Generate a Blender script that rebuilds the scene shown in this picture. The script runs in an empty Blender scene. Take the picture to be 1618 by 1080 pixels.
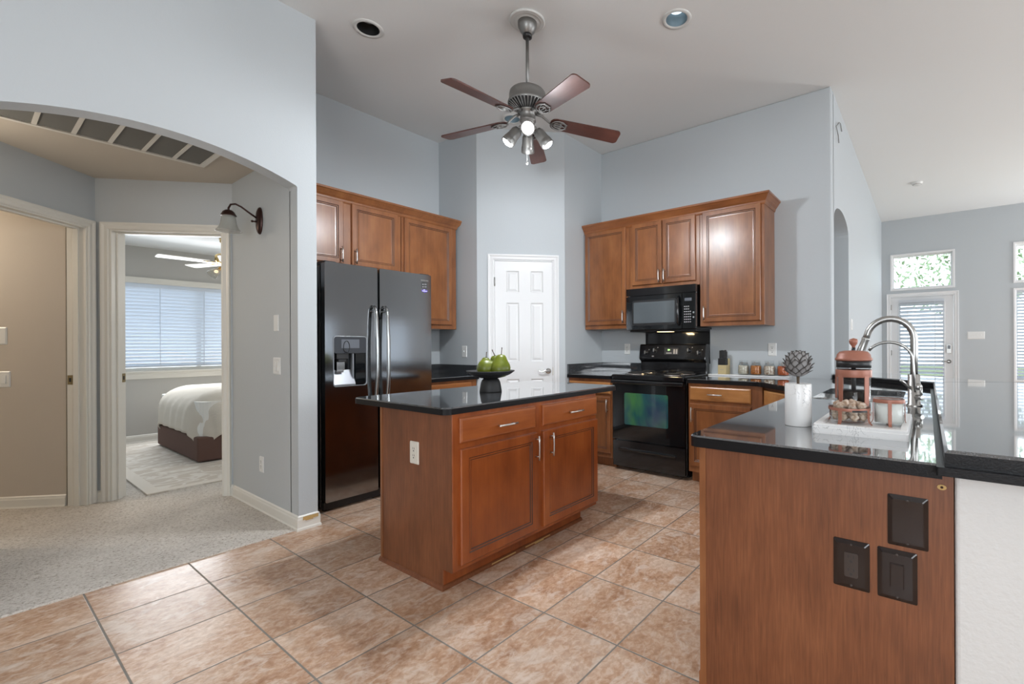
import bpy, bmesh, math, random
from mathutils import Vector, Matrix, noise
from mathutils.geometry import tessellate_polygon
S = bpy.context.scene
COL = S.collection
random.seed(7)
PI = math.pi

# ------------------------------------------------------------------ camera, world, lights, exposure
CH = 1.21
cam_d = bpy.data.cameras.new('camera'); cam = bpy.data.objects.new('camera', cam_d); COL.objects.link(cam)
cam_d.sensor_fit = 'HORIZONTAL'; cam_d.sensor_width = 36.0
cam_d.lens = 729.3 / 1618 * 36.0
cam_d.shift_x = -(941.6 - 809) / 1618
cam_d.shift_y = 5.0 / 1618
cam_d.clip_start = 0.05; cam_d.clip_end = 200
cam.matrix_world = Matrix.Translation((0, 0, CH)) @ (Matrix.Rotation(0.6219 - PI / 2, 4, 'Z') @ Matrix.Rotation(PI / 2, 4, 'X') @ Matrix.Rotation(-0.0046, 4, 'Z'))
S.camera = cam

S.view_settings.view_transform = 'Standard'
S.view_settings.look = 'None'
S.view_settings.exposure = 0.10
S.view_settings.gamma = 1.0
S.view_settings.use_curve_mapping = False
S.cycles.use_denoising = True
S.cycles.max_bounces = 10
S.cycles.diffuse_bounces = 5
S.cycles.glossy_bounces = 5
S.cycles.transmission_bounces = 8
S.cycles.transparent_max_bounces = 12
S.cycles.sample_clamp_indirect = 6.0
S.cycles.caustics_reflective = False
S.cycles.caustics_refractive = False

wd = bpy.data.worlds.new('World'); S.world = wd; wd.use_nodes = True
wn = wd.node_tree.nodes['Background']
wn.inputs[0].default_value = (0.80, 0.91, 1.0, 1); wn.inputs[1].default_value = 3.2

def light(name, kind, loc, energy, color=(1, 1, 1), size=0.1, size_y=None, to=None, spread=None, spot=None):
    d = bpy.data.lights.new(name, kind); o = bpy.data.objects.new(name, d); COL.objects.link(o)
    o.location = loc; d.energy = energy; d.color = color
    if kind == 'AREA':
        d.size = size
        if size_y: d.shape = 'RECTANGLE'; d.size_y = size_y
        if spread: d.spread = spread
    else:
        d.shadow_soft_size = size
        if spot: d.spot_size = spot; d.spot_blend = 0.6
    if to is not None:
        o.rotation_euler = (Vector(to) - Vector(loc)).to_track_quat('-Z', 'Y').to_euler()
    return o

COOL = (0.93, 0.965, 1.0)
# area lights added as daylight of unseen windows behind and right of the camera
light('rear_window_daylight', 'AREA', (-2.45, -0.9, 1.75), 95, COOL, 2.6, 1.9, to=(3, 1.6, 1.0))
light('side_window_daylight', 'AREA', (2.2, -4.3, 1.7), 105, COOL, 3.6, 1.9, to=(2.3, 2, 1.2))
light('living_fill_light', 'AREA', (9.0, -4.3, 1.5), 190, COOL, 1.5, 1.9, to=(6.5, 0, 2.7))  # added fill for the living room ceiling; no window stands here
light('bedroom_window_daylight', 'AREA', (2.0, 7.9, 1.5), 45, COOL, 1.6, 1.0, to=(2.0, 5.5, 0.7))
light('hall_fill_light', 'POINT', (-0.25, 4.35, 2.25), 12, (1.0, 0.86, 0.70), 0.12)  # added warm fill in the hall, without a fixture
light('side_room_warm_light', 'POINT', (-0.9, 5.9, 2.1), 40, (1.0, 0.84, 0.66), 0.12)  # added warm light for the side room wall; no fixture in view
light('bedroom_fill_light', 'POINT', (3.3, 5.2, 1.9), 24, (1.0, 0.93, 0.85), 0.12)  # added fill for the dim bedroom, apart from its fan lamps

# ------------------------------------------------------------------ materials
def newmat(name):
    m = bpy.data.materials.new(name); m.use_nodes = True
    n = m.node_tree.nodes; b = n['Principled BSDF']
    return m, n, m.node_tree.links, b

def plain(name, col, rough=0.5, metal=0.0, coat=0.0, spec=None, bump=None, aniso=0.0):
    m, n, l, b = newmat(name)
    b.inputs['Base Color'].default_value = (*col, 1); b.inputs['Roughness'].default_value = rough
    b.inputs['Metallic'].default_value = metal; b.inputs['Coat Weight'].default_value = coat
    b.inputs['Coat Roughness'].default_value = 0.08
    if aniso: b.inputs['Anisotropic'].default_value = aniso
    if spec is not None: b.inputs['Specular IOR Level'].default_value = spec
    if bump:
        sc, st, dist = bump
        tc = n.new('ShaderNodeTexCoord'); no = n.new('ShaderNodeTexNoise'); bu = n.new('ShaderNodeBump')
        mp = n.new('ShaderNodeMapping')
        if isinstance(sc, tuple): mp.inputs['Scale'].default_value = sc; no.inputs['Scale'].default_value = 1
        else: no.inputs['Scale'].default_value = sc
        no.inputs['Detail'].default_value = 3
        l.new(tc.outputs['Object'], mp.inputs['Vector']); l.new(mp.outputs[0], no.inputs['Vector'])
        l.new(no.outputs['Fac'], bu.inputs['Height']); bu.inputs['Strength'].default_value = st; bu.inputs['Distance'].default_value = dist
        l.new(bu.outputs[0], b.inputs['Normal'])
    return m

def ramp(n, l, src, stops):
    r = n.new('ShaderNodeValToRGB'); e = r.color_ramp.elements
    while len(e) < len(stops): e.new(0.5)
    for k, (p, c) in enumerate(stops): e[k].position = p; e[k].color = (*c, 1)
    l.new(src, r.inputs[0]); return r.outputs[0]

def noise_tex(n, l, scale, detail=4, coord='Object', rough=0.55, dist=0.0, sc=1.0):
    tc = n.new('ShaderNodeTexCoord'); mp = n.new('ShaderNodeMapping'); no = n.new('ShaderNodeTexNoise')
    mp.inputs['Scale'].default_value = scale if isinstance(scale, tuple) else (scale, scale, scale)
    no.inputs['Scale'].default_value = sc; no.inputs['Detail'].default_value = detail; no.inputs['Roughness'].default_value = rough
    no.inputs['Distortion'].default_value = dist
    l.new(tc.outputs[coord], mp.inputs['Vector']); l.new(mp.outputs[0], no.inputs['Vector'])
    return no.outputs['Fac']

def mixc(n, l, fac, a, b, mode='MIX'):
    mx = n.new('ShaderNodeMix'); mx.data_type = 'RGBA'; mx.blend_type = mode
    if isinstance(fac, float): mx.inputs[0].default_value = fac
    else: l.new(fac, mx.inputs[0])
    for k, s in ((6, a), (7, b)):
        if isinstance(s, tuple): mx.inputs[k].default_value = (*s, 1)
        else: l.new(s, mx.inputs[k])
    return mx.outputs[2]

def wood(name, dark, mid, light_, axis='z', rough=0.30, coat=0.25, fine=60.0, blotch=0.74):
    m, n, l, b = newmat(name)
    sc = {'z': (fine, fine, fine * 0.045), 'x': (fine * 0.045, fine, fine), 'y': (fine, fine * 0.045, fine)}[axis]
    g = noise_tex(n, l, sc, 5, dist=0.6)
    blot = noise_tex(n, l, {'z': (8, 8, 3.4), 'x': (3.4, 8, 8), 'y': (8, 3.4, 8)}[axis], 3)
    c1 = ramp(n, l, g, [(0.30, dark), (0.52, mid), (0.74, light_)])
    c2 = ramp(n, l, blot, [(0.30, dark), (0.55, mid), (0.78, light_)])
    col = mixc(n, l, blotch, c1, c2)
    l.new(col, b.inputs['Base Color'])
    b.inputs['Roughness'].default_value = rough; b.inputs['Coat Weight'].default_value = coat; b.inputs['Coat Roughness'].default_value = 0.22
    bu = n.new('ShaderNodeBump'); bu.inputs['Strength'].default_value = 0.05; bu.inputs['Distance'].default_value = 0.001
    l.new(g, bu.inputs['Height']); l.new(bu.outputs[0], b.inputs['Normal'])
    return m

M = {}
M['wall'] = plain('blue_grey_wall_paint', (0.470, 0.500, 0.518), 0.55, bump=(130.0, 0.16, 0.004))
M['wall_warm'] = plain('greige_wall_paint', (0.52, 0.465, 0.40), 0.6, bump=(130.0, 0.10, 0.004))
M['wall_grey'] = plain('warm_grey_wall_paint', (0.46, 0.45, 0.425), 0.6, bump=(130.0, 0.10, 0.004))
M['halfwall'] = plain('white_knockdown_paint', (0.66, 0.66, 0.65), 0.6, bump=(70.0, 0.35, 0.006))
M['ceiling_tan'] = plain('tan_ceiling_paint', (0.55, 0.495, 0.42), 0.75, bump=(90.0, 0.12, 0.004))
M['ceiling'] = plain('ceiling_paint', (0.72, 0.725, 0.715), 0.75, bump=(90.0, 0.12, 0.004))
M['trim'] = plain('white_trim_paint', (0.74, 0.74, 0.74), 0.32)
M['trim_old'] = plain('cream_trim_paint', (0.72, 0.70, 0.645), 0.36)
M['whiteplastic'] = plain('white_plastic', (0.72, 0.72, 0.70), 0.35)
M['almond'] = plain('almond_plastic', (0.68, 0.655, 0.58), 0.35)
M['slot'] = plain('outlet_slot_black', (0.02, 0.02, 0.02), 0.5)
M['brownplastic'] = plain('brown_glossy_plastic', (0.014, 0.008, 0.007), 0.10)
M['browninsert'] = plain('dark_brown_plastic', (0.045, 0.034, 0.030), 0.28)
M['black'] = plain('black_enamel', (0.008, 0.008, 0.009), 0.09, coat=0.4)
M['blackmatte'] = plain('black_plastic', (0.012, 0.012, 0.013), 0.45)
M['blackglass'] = plain('black_glass', (0.005, 0.006, 0.007), 0.03, coat=0.6)
M['steelblack'] = plain('black_stainless', (0.31, 0.315, 0.325), 0.11, 1.0, bump=((2.0, 2.0, 7.0), 0.07, 0.004))
M['steel'] = plain('brushed_nickel', (0.42, 0.415, 0.40), 0.32, 1.0)
M['pull'] = plain('satin_nickel_pull', (0.68, 0.67, 0.65), 0.30, 1.0)
M['sinksteel'] = plain('sink_steel', (0.55, 0.55, 0.54), 0.25, 1.0)
M['fridgehandle'] = plain('fridge_handle_steel', (0.36, 0.37, 0.37), 0.25, 1.0)
M['pewter'] = plain('pewter_fan_metal', (0.26, 0.255, 0.245), 0.42, 0.8)
M['chrome'] = plain('chrome', (0.75, 0.75, 0.75), 0.12, 1.0)
M['bronze'] = plain('oiled_bronze', (0.055, 0.028, 0.024), 0.35, 0.7)
M['brassworn'] = plain('worn_brass_strike', (0.38, 0.30, 0.17), 0.35, 0.9)
M['copper'] = plain('copper_paint', (0.33, 0.130, 0.086), 0.45, 0.15)
M['medallion'] = plain('medallion_plaster', (0.62, 0.62, 0.60), 0.5)
M['canblue'] = plain('can_light_reflector', (0.16, 0.20, 0.22), 0.35, 0.3)
M['canin'] = plain('can_light_baffle', (0.012, 0.012, 0.012), 0.5)
M['rubber'] = plain('rubber', (0.01, 0.01, 0.01), 0.7)
M['tan'] = plain('bare_fibreboard', (0.50, 0.33, 0.13), 0.8)
M['bedframe'] = plain('brown_velvet', (0.115, 0.062, 0.048), 0.85)
M['stem'] = plain('pear_stem', (0.07, 0.045, 0.025), 0.7)
M['blockwood'] = plain('blond_wood', (0.56, 0.45, 0.24), 0.5)
M['coffee'] = plain('coffee', (0.008, 0.004, 0.002), 0.05)
M['sugar'] = plain('sugar', (0.80, 0.79, 0.75), 0.8, bump=(400.0, 0.3, 0.002))
M['ceramic_black'] = plain('matte_black_bowl', (0.010, 0.010, 0.011), 0.55, bump=(60.0, 0.10, 0.002))
M['filter'] = plain('grey_vent_filter', (0.17, 0.17, 0.16), 0.9)
def m_blind():
    m, n, l, b = newmat('white_vinyl_slat')
    b.inputs['Base Color'].default_value = (.74, .76, .78, 1); b.inputs['Roughness'].default_value = .45
    tl = n.new('ShaderNodeBsdfTranslucent'); tl.inputs[0].default_value = (.72, .78, .86, 1)
    mx = n.new('ShaderNodeMixShader'); mx.inputs[0].default_value = .40
    l.new(b.outputs[0], mx.inputs[1]); l.new(tl.outputs[0], mx.inputs[2])
    out = [x for x in n if x.type == 'OUTPUT_MATERIAL'][0]; l.new(mx.outputs[0], out.inputs[0])
    return m
M['blind'] = m_blind()
M['fanwhite'] = plain('white_fan_blade', (0.70, 0.66, 0.60), 0.4)
M['brass'] = plain('polished_brass', (0.70, 0.50, 0.20), 0.2, 1.0)
M['bluesticker'] = plain('violet_sticker', (0.10, 0.07, 0.42), 0.4)
M['whiteprint'] = plain('white_print', (0.75, 0.75, 0.75), 0.5)
M['greyprint'] = plain('grey_print', (0.30, 0.30, 0.31), 0.4)
M['burner'] = plain('burner_coil', (0.015, 0.014, 0.014), 0.6)
M['drip'] = plain('drip_pan_steel', (0.55, 0.52, 0.50), 0.25, 1.0)
M['cooktop'] = plain('cooktop_enamel', (0.010, 0.010, 0.010), 0.12, coat=0.3)
M['dispgrey'] = plain('dispenser_grey', (0.27, 0.28, 0.30), 0.3, 0.5)
M['dispdark'] = plain('dispenser_panel', (0.040, 0.043, 0.050), 0.15)
M['screen'] = plain('dispenser_screen', (0.13, 0.14, 0.16), 0.12)
M['lockgrey'] = plain('keypad_grey', (0.16, 0.18, 0.20), 0.4, 0.3)
M['rubberseal'] = plain('door_gasket', (0.012, 0.012, 0.013), 0.6)

M['wood'] = wood('stained_maple', (0.155, 0.054, 0.019), (0.250, 0.092, 0.032), (0.340, 0.140, 0.050))
M['wood_x'] = wood('stained_maple_rail', (0.20, 0.070, 0.021), (0.30, 0.112, 0.035), (0.40, 0.165, 0.053), 'x')
M['wood_y'] = wood('stained_maple_rail_fanlit', (0.28, 0.110, 0.032), (0.42, 0.185, 0.058), (0.54, 0.27, 0.095), 'y')  # lighter than the other maple: fan light on the drawer fronts put into the colour
M['wood_red'] = wood('stained_maple_island', (0.185, 0.042, 0.010), (0.300, 0.076, 0.018), (0.400, 0.118, 0.028))
M['wood_red_x'] = wood('stained_maple_island_rail', (0.22, 0.054, 0.013), (0.33, 0.092, 0.023), (0.42, 0.132, 0.035), 'x')
M['laminate'] = wood('wood_grain_laminate', (0.100, 0.033, 0.013), (0.188, 0.064, 0.025), (0.275, 0.103, 0.043), 'z', 0.38, 0.1, fine=170.0, blotch=0.5)
M['glaze'] = plain('dark_glaze_line', (0.060, 0.024, 0.014), 0.35, coat=0.2)
M['crown'] = wood('stained_maple_crown', (0.165, 0.054, 0.017), (0.255, 0.088, 0.028), (0.330, 0.125, 0.040), 'y')
M['blade'] = wood('walnut_fan_blade', (0.042, 0.015, 0.012), (0.085, 0.030, 0.022), (0.130, 0.050, 0.036), 'x', 0.40, 0.12, fine=90.0)

def m_granite():
    m, n, l, b = newmat('black_granite')
    s1 = noise_tex(n, l, 260.0, 2); s2 = noise_tex(n, l, 90.0, 4)
    c = ramp(n, l, s1, [(0.0, (0.012, 0.013, 0.015)), (0.55, (0.035, 0.038, 0.042)), (0.72, (0.20, 0.215, 0.23))])
    c2 = ramp(n, l, s2, [(0.35, (0.020, 0.022, 0.024)), (0.75, (0.075, 0.080, 0.086))])
    l.new(mixc(n, l, 0.4, c, c2), b.inputs['Base Color'])
    b.inputs['Roughness'].default_value = 0.06; b.inputs['IOR'].default_value = 1.9
    b.inputs['Coat Weight'].default_value = 1.0; b.inputs['Coat IOR'].default_value = 1.7; b.inputs['Coat Roughness'].default_value = 0.03
    return m
M['granite'] = m_granite()
M['granite_edge'] = plain('honed_granite_edge', (0.007, 0.007, 0.008), 0.34, spec=0.22, bump=(220.0, 0.25, 0.002))
GR = [M['granite'], M['granite_edge']]

def m_tile():
    m, n, l, b = newmat('beige_ceramic_floor_tile')
    geo = n.new('ShaderNodeNewGeometry'); sep = n.new('ShaderNodeSeparateXYZ'); l.new(geo.outputs['Position'], sep.inputs[0])
    def math_(op, a, v=None):
        k = n.new('ShaderNodeMath'); k.operation = op
        l.new(a, k.inputs[0]) if not isinstance(a, float) else None
        if v is not None:
            if isinstance(v, float): k.inputs[1].default_value = v
            else: l.new(v, k.inputs[1])
        return k.outputs[0]
    P = 0.3955; ids = []; edges = []
    for axis, off in (('X', 1.164), ('Y', 1.810)):
        t = math_('DIVIDE', math_('SUBTRACT', sep.outputs[axis], off - 40 * P), P)
        fr = math_('FRACT', t); ids.append(math_('FLOOR', t))
        d = math_('MINIMUM', fr, math_('SUBTRACT', math_('MULTIPLY', fr, 0.0), math_('SUBTRACT', fr, 1.0)))
        edges.append(d)
    e = math_('MINIMUM', edges[0], edges[1])
    grout = n.new('ShaderNodeMapRange'); grout.inputs['From Min'].default_value = 0.0065; grout.inputs['From Max'].default_value = 0.0115
    l.new(e, grout.inputs['Value'])
    comb = n.new('ShaderNodeCombineXYZ'); l.new(ids[0], comb.inputs[0]); l.new(ids[1], comb.inputs[1])
    wn_ = n.new('ShaderNodeTexWhiteNoise'); wn_.noise_dimensions = '2D'; l.new(comb.outputs[0], wn_.inputs['Vector'])
    # veins shifted per tile
    add = n.new('ShaderNodeVectorMath'); add.operation = 'MULTIPLY_ADD'
    l.new(wn_.outputs['Color'], add.inputs[0]); add.inputs[1].default_value = (9, 9, 9); l.new(geo.outputs['Position'], add.inputs[2])
    def nz(sc, det, dist, stretch):
        mp = n.new('ShaderNodeMapping'); mp.inputs['Scale'].default_value = stretch
        no = n.new('ShaderNodeTexNoise'); no.inputs['Scale'].default_value = sc; no.inputs['Detail'].default_value = det; no.inputs['Distortion'].default_value = dist
        no.inputs['Roughness'].default_value = 0.65
        l.new(add.outputs[0], mp.inputs['Vector']); l.new(mp.outputs[0], no.inputs['Vector']); return no.outputs['Fac']
    big = nz(3.2, 6, 0.6, (1, 1.4, 1)); fine = nz(34, 10, 0.5, (1, 1.25, 1)); veins = nz(8.0, 10, 1.2, (1, 1.7, 1))
    c1 = ramp(n, l, big, [(0.36, (0.31, 0.150, 0.075)), (0.49, (0.47, 0.280, 0.170)), (0.62, (0.60, 0.45, 0.345))])
    c2 = ramp(n, l, fine, [(0.36, (0.25, 0.125, 0.070)), (0.49, (0.46, 0.300, 0.200)), (0.62, (0.68, 0.56, 0.47))])
    c = mixc(n, l, 0.40, c1, c2)
    v = ramp(n, l, veins, [(0.52, (0, 0, 0)), (0.64, (0.60, 0.60, 0.60))])
    c = mixc(n, l, v, c, (0.66, 0.56, 0.48))
    tone = n.new('ShaderNodeMapRange'); tone.inputs['To Min'].default_value = 0.92; tone.inputs['To Max'].default_value = 1.16
    l.new(wn_.outputs['Value'], tone.inputs['Value'])
    cm = n.new('ShaderNodeVectorMath'); cm.operation = 'SCALE'; l.new(c, cm.inputs[0]); l.new(tone.outputs[0], cm.inputs['Scale'])
    col = mixc(n, l, grout.outputs[0], (0.20, 0.18, 0.155), cm.outputs[0])
    l.new(col, b.inputs['Base Color'])
    rr = n.new('ShaderNodeMapRange'); rr.inputs['To Min'].default_value = 0.8; rr.inputs['To Max'].default_value = 0.33
    l.new(grout.outputs[0], rr.inputs['Value']); l.new(rr.outputs[0], b.inputs['Roughness'])
    hh = n.new('ShaderNodeMath'); hh.operation = 'MULTIPLY_ADD'; l.new(fine, hh.inputs[0]); hh.inputs[1].default_value = 0.25; l.new(grout.outputs[0], hh.inputs[2])
    bu = n.new('ShaderNodeBump'); bu.inputs['Strength'].default_value = 0.35; bu.inputs['Distance'].default_value = 0.003
    l.new(hh.outputs[0], bu.inputs['Height']); l.new(bu.outputs[0], b.inputs['Normal'])
    return m
M['tile'] = m_tile()

def m_carpet():
    m, n, l, b = newmat('speckled_berber_carpet')
    f = noise_tex(n, l, 75.0, 2, rough=0.75); g = noise_tex(n, l, 3.0, 3)
    c = ramp(n, l, f, [(0.30, (0.30, 0.26, 0.215)), (0.40, (0.55, 0.505, 0.455)), (0.60, (0.68, 0.64, 0.59))])
    c2 = ramp(n, l, g, [(0.3, (0.85, 0.85, 0.85)), (0.7, (1, 1, 1))])
    l.new(mixc(n, l, 1.0, c, c2, 'MULTIPLY'), b.inputs['Base Color']); b.inputs['Roughness'].default_value = 0.95
    b.inputs['Specular IOR Level'].default_value = 0.1
    bu = n.new('ShaderNodeBump'); bu.inputs['Strength'].default_value = 0.9; bu.inputs['Distance'].default_value = 0.008
    l.new(f, bu.inputs['Height']); l.new(bu.outputs[0], b.inputs['Normal'])
    return m
M['carpet'] = m_carpet()

def m_marble():
    m, n, l, b = newmat('white_marble')
    f = noise_tex(n, l, 14.0, 8, dist=2.2, rough=0.6)
    c = ramp(n, l, f, [(0.0, (0.76, 0.75, 0.74)), (0.482, (0.76, 0.75, 0.74)), (0.50, (0.32, 0.31, 0.31)), (0.516, (0.76, 0.75, 0.74))])
    g = noise_tex(n, l, 11.0, 3); w = ramp(n, l, g, [(0.50, (0, 0, 0)), (0.62, (1, 1, 1))])
    l.new(mixc(n, l, w, (0.76, 0.75, 0.74), c), b.inputs['Base Color']); b.inputs['Roughness'].default_value = 0.28
    return m
M['marble'] = m_marble()

def m_speckle(name, stops, scale, rough=0.6, bump=0.6, dist=0.004):
    m, n, l, b = newmat(name)
    tc = n.new('ShaderNodeTexCoord'); vo = n.new('ShaderNodeTexVoronoi'); vo.inputs['Scale'].default_value = scale
    l.new(tc.outputs['Object'], vo.inputs['Vector'])
    sp = n.new('ShaderNodeSeparateColor'); l.new(vo.outputs['Color'], sp.inputs[0])
    l.new(ramp(n, l, sp.outputs[0], stops), b.inputs['Base Color']); b.inputs['Roughness'].default_value = rough
    bu = n.new('ShaderNodeBump'); bu.invert = True; bu.inputs['Strength'].default_value = bump; bu.inputs['Distance'].default_value = dist
    l.new(vo.outputs['Distance'], bu.inputs['Height']); l.new(bu.outputs[0], b.inputs['Normal'])
    return m
M['beans_cream'] = m_speckle('cream_beans', [(0, (0.42, 0.36, 0.27)), (1, (0.66, 0.61, 0.50))], 110)
M['beans_orange'] = m_speckle('orange_beans', [(0, (0.30, 0.075, 0.012)), (1, (0.60, 0.22, 0.04))], 100)
M['beans_pinto'] = m_speckle('pinto_beans', [(0, (0.30, 0.16, 0.09)), (0.45, (0.62, 0.52, 0.42)), (1, (0.70, 0.62, 0.52))], 100)
M['beans_red'] = m_speckle('red_lentils', [(0, (0.40, 0.065, 0.015)), (1, (0.58, 0.14, 0.03))], 150)

def m_pear():
    m, n, l, b = newmat('green_pear_skin')
    f = noise_tex(n, l, 160.0, 2); g = noise_tex(n, l, 14.0, 3)
    c = ramp(n, l, g, [(0.3, (0.080, 0.105, 0.003)), (0.7, (0.150, 0.175, 0.006))])
    d = ramp(n, l, f, [(0.62, (0, 0, 0)), (0.74, (1, 1, 1))])
    l.new(mixc(n, l, d, c, (0.10, 0.12, 0.015)), b.inputs['Base Color']); b.inputs['Roughness'].default_value = 0.38
    return m
M['pear'] = m_pear()

def m_cloth():
    m, n, l, b = newmat('ivory_ribbed_bedspread')
    tc = n.new('ShaderNodeTexCoord'); wv = n.new('ShaderNodeTexWave'); wv.inputs['Scale'].default_value = 22; wv.inputs['Distortion'].default_value = 1.2
    wv.bands_direction = 'Y'
    l.new(tc.outputs['UV'], wv.inputs['Vector'])
    bu = n.new('ShaderNodeBump'); bu.inputs['Strength'].default_value = 0.35; bu.inputs['Distance'].default_value = 0.006
    l.new(wv.outputs['Fac'], bu.inputs['Height']); l.new(bu.outputs[0], b.inputs['Normal'])
    b.inputs['Base Color'].default_value = (0.66, 0.61, 0.53, 1); b.inputs['Roughness'].default_value = 0.9
    return m
M['cloth'] = m_cloth()

def m_rug():
    m, n, l, b = newmat('ivory_rug_with_leaf_pattern')
    f = noise_tex(n, l, (2.6, 5.0, 1.0), 2, dist=1.6)
    c = ramp(n, l, f, [(0.0, (0.56, 0.50, 0.43)), (0.47, (0.56, 0.50, 0.43)), (0.50, (0.70, 0.66, 0.60)), (0.56, (0.70, 0.66, 0.60)), (0.60, (0.56, 0.50, 0.43))])
    l.new(c, b.inputs['Base Color']); b.inputs['Roughness'].default_value = 0.95
    return m
M['rug'] = m_rug()
M['rugborder'] = plain('rug_border', (0.68, 0.63, 0.56), 0.95)

def m_cookie():
    m, n, l, b = newmat('cracked_biscuit')
    f = noise_tex(n, l, 60.0, 5)
    l.new(ramp(n, l, f, [(0.35, (0.30, 0.19, 0.12)), (0.55, (0.52, 0.40, 0.31)), (0.70, (0.66, 0.57, 0.49))]), b.inputs['Base Color'])
    b.inputs['Roughness'].default_value = 0.85
    bu = n.new('ShaderNodeBump'); bu.inputs['Strength'].default_value = 0.5; bu.inputs['Distance'].default_value = 0.004
    l.new(f, bu.inputs['Height']); l.new(bu.outputs[0], b.inputs['Normal'])
    return m
M['cookie'] = m_cookie()

def m_artichoke():
    m, n, l, b = newmat('dried_artichoke_leaf')
    at = n.new('ShaderNodeAttribute'); at.attribute_name = 'rim'
    c = ramp(n, l, at.outputs['Fac'], [(0.0, (0.27, 0.265, 0.265)), (0.30, (0.20, 0.19, 0.185)), (0.62, (0.028, 0.022, 0.019))])
    l.new(c, b.inputs['Base Color']); b.inputs['Roughness'].default_value = 0.6
    return m
M['arti'] = m_artichoke()

def thin_glass(name, tint, base=.05, edge=.75, rough=0.02):
    """thin clear glass: transparent, with a mirror-like share that grows towards grazing angles on both faces"""
    m, n, l, b = newmat(name)
    tr = n.new('ShaderNodeBsdfTransparent'); tr.inputs[0].default_value = (*tint, 1)
    gl = n.new('ShaderNodeBsdfGlossy'); gl.inputs['Roughness'].default_value = rough
    lw = n.new('ShaderNodeLayerWeight'); lw.inputs['Blend'].default_value = .5
    pw = n.new('ShaderNodeMath'); pw.operation = 'POWER'; l.new(lw.outputs['Facing'], pw.inputs[0]); pw.inputs[1].default_value = 4.0
    mr = n.new('ShaderNodeMapRange'); mr.inputs['To Min'].default_value = base; mr.inputs['To Max'].default_value = edge; l.new(pw.outputs[0], mr.inputs['Value'])
    mx = n.new('ShaderNodeMixShader'); l.new(mr.outputs[0], mx.inputs[0]); l.new(tr.outputs[0], mx.inputs[1]); l.new(gl.outputs[0], mx.inputs[2])
    out = [x for x in n if x.type == 'OUTPUT_MATERIAL'][0]; l.new(mx.outputs[0], out.inputs[0])
    return m
M['glass'] = thin_glass('clear_glass', (.96, .97, .97), .022, .50)
def m_frost():
    m, n, l, b = newmat('ribbed_frosted_glass')
    b.inputs['Base Color'].default_value = (.42, .42, .38, 1); b.inputs['Roughness'].default_value = .25
    tr = n.new('ShaderNodeBsdfTransparent'); mx = n.new('ShaderNodeMixShader'); mx.inputs[0].default_value = .42
    l.new(tr.outputs[0], mx.inputs[1]); l.new(b.outputs[0], mx.inputs[2])
    out = [x for x in n if x.type == 'OUTPUT_MATERIAL'][0]; l.new(mx.outputs[0], out.inputs[0])
    return m
M['frost'] = m_frost()

M['pane'] = thin_glass('window_pane', (1, 1, 1), .03, .5)

def emit(name, col, st):
    m, n, l, b = newmat(name)
    b.inputs['Base Color'].default_value = (0.8, 0.8, 0.8, 1)
    b.inputs['Emission Color'].default_value = (*col, 1); b.inputs['Emission Strength'].default_value = st
    return m
M['bulb'] = emit('lit_spot_bulb', (0.88, 0.94, 1.0), 30.0)
M['canlit'] = emit('lit_can_lens', (0.70, 0.88, 1.0), 1.6)
M['green'] = emit('green_clock_digits', (0.25, 1.0, 0.12), 1.6)
M['warmlamp'] = emit('hood_lamp_lens', (1.0, 0.72, 0.35), 4.0)
M['warmbulb'] = emit('warm_bulb', (1.0, 0.70, 0.40), 3.0)

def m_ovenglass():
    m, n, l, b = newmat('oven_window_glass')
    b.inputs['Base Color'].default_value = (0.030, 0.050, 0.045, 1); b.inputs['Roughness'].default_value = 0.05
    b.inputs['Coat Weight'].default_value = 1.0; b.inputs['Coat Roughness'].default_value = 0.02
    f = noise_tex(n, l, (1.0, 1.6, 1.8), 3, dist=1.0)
    c = ramp(n, l, f, [(0.30, (0.012, 0.030, 0.080)), (0.45, (0.020, 0.095, 0.085)), (0.58, (0.060, 0.190, 0.060)), (0.72, (0.210, 0.250, 0.040))])  # blue, green and yellow reflections painted into the glass colour
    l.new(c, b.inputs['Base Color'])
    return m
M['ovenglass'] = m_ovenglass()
M['mwglass'] = plain('microwave_window', (0.10, 0.115, 0.125), 0.06, coat=1.0)
M['leafmat'] = plain('tree_leaf', (0.26, 0.36, 0.20), 0.6)
M['bark'] = plain('tree_bark', (0.10, 0.07, 0.05), 0.9)

# ------------------------------------------------------------------ mesh building
def FR(o, n):
    """frame on a vertical face: x runs to the viewer's right, y up, z out along n"""
    n = Vector((n[0], n[1], 0)).normalized(); u = Vector((-n.y, n.x, 0))
    R = Matrix((u, Vector((0, 0, 1)), n)).transposed().to_4x4()
    return Matrix.Translation(Vector(o)) @ R

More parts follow.
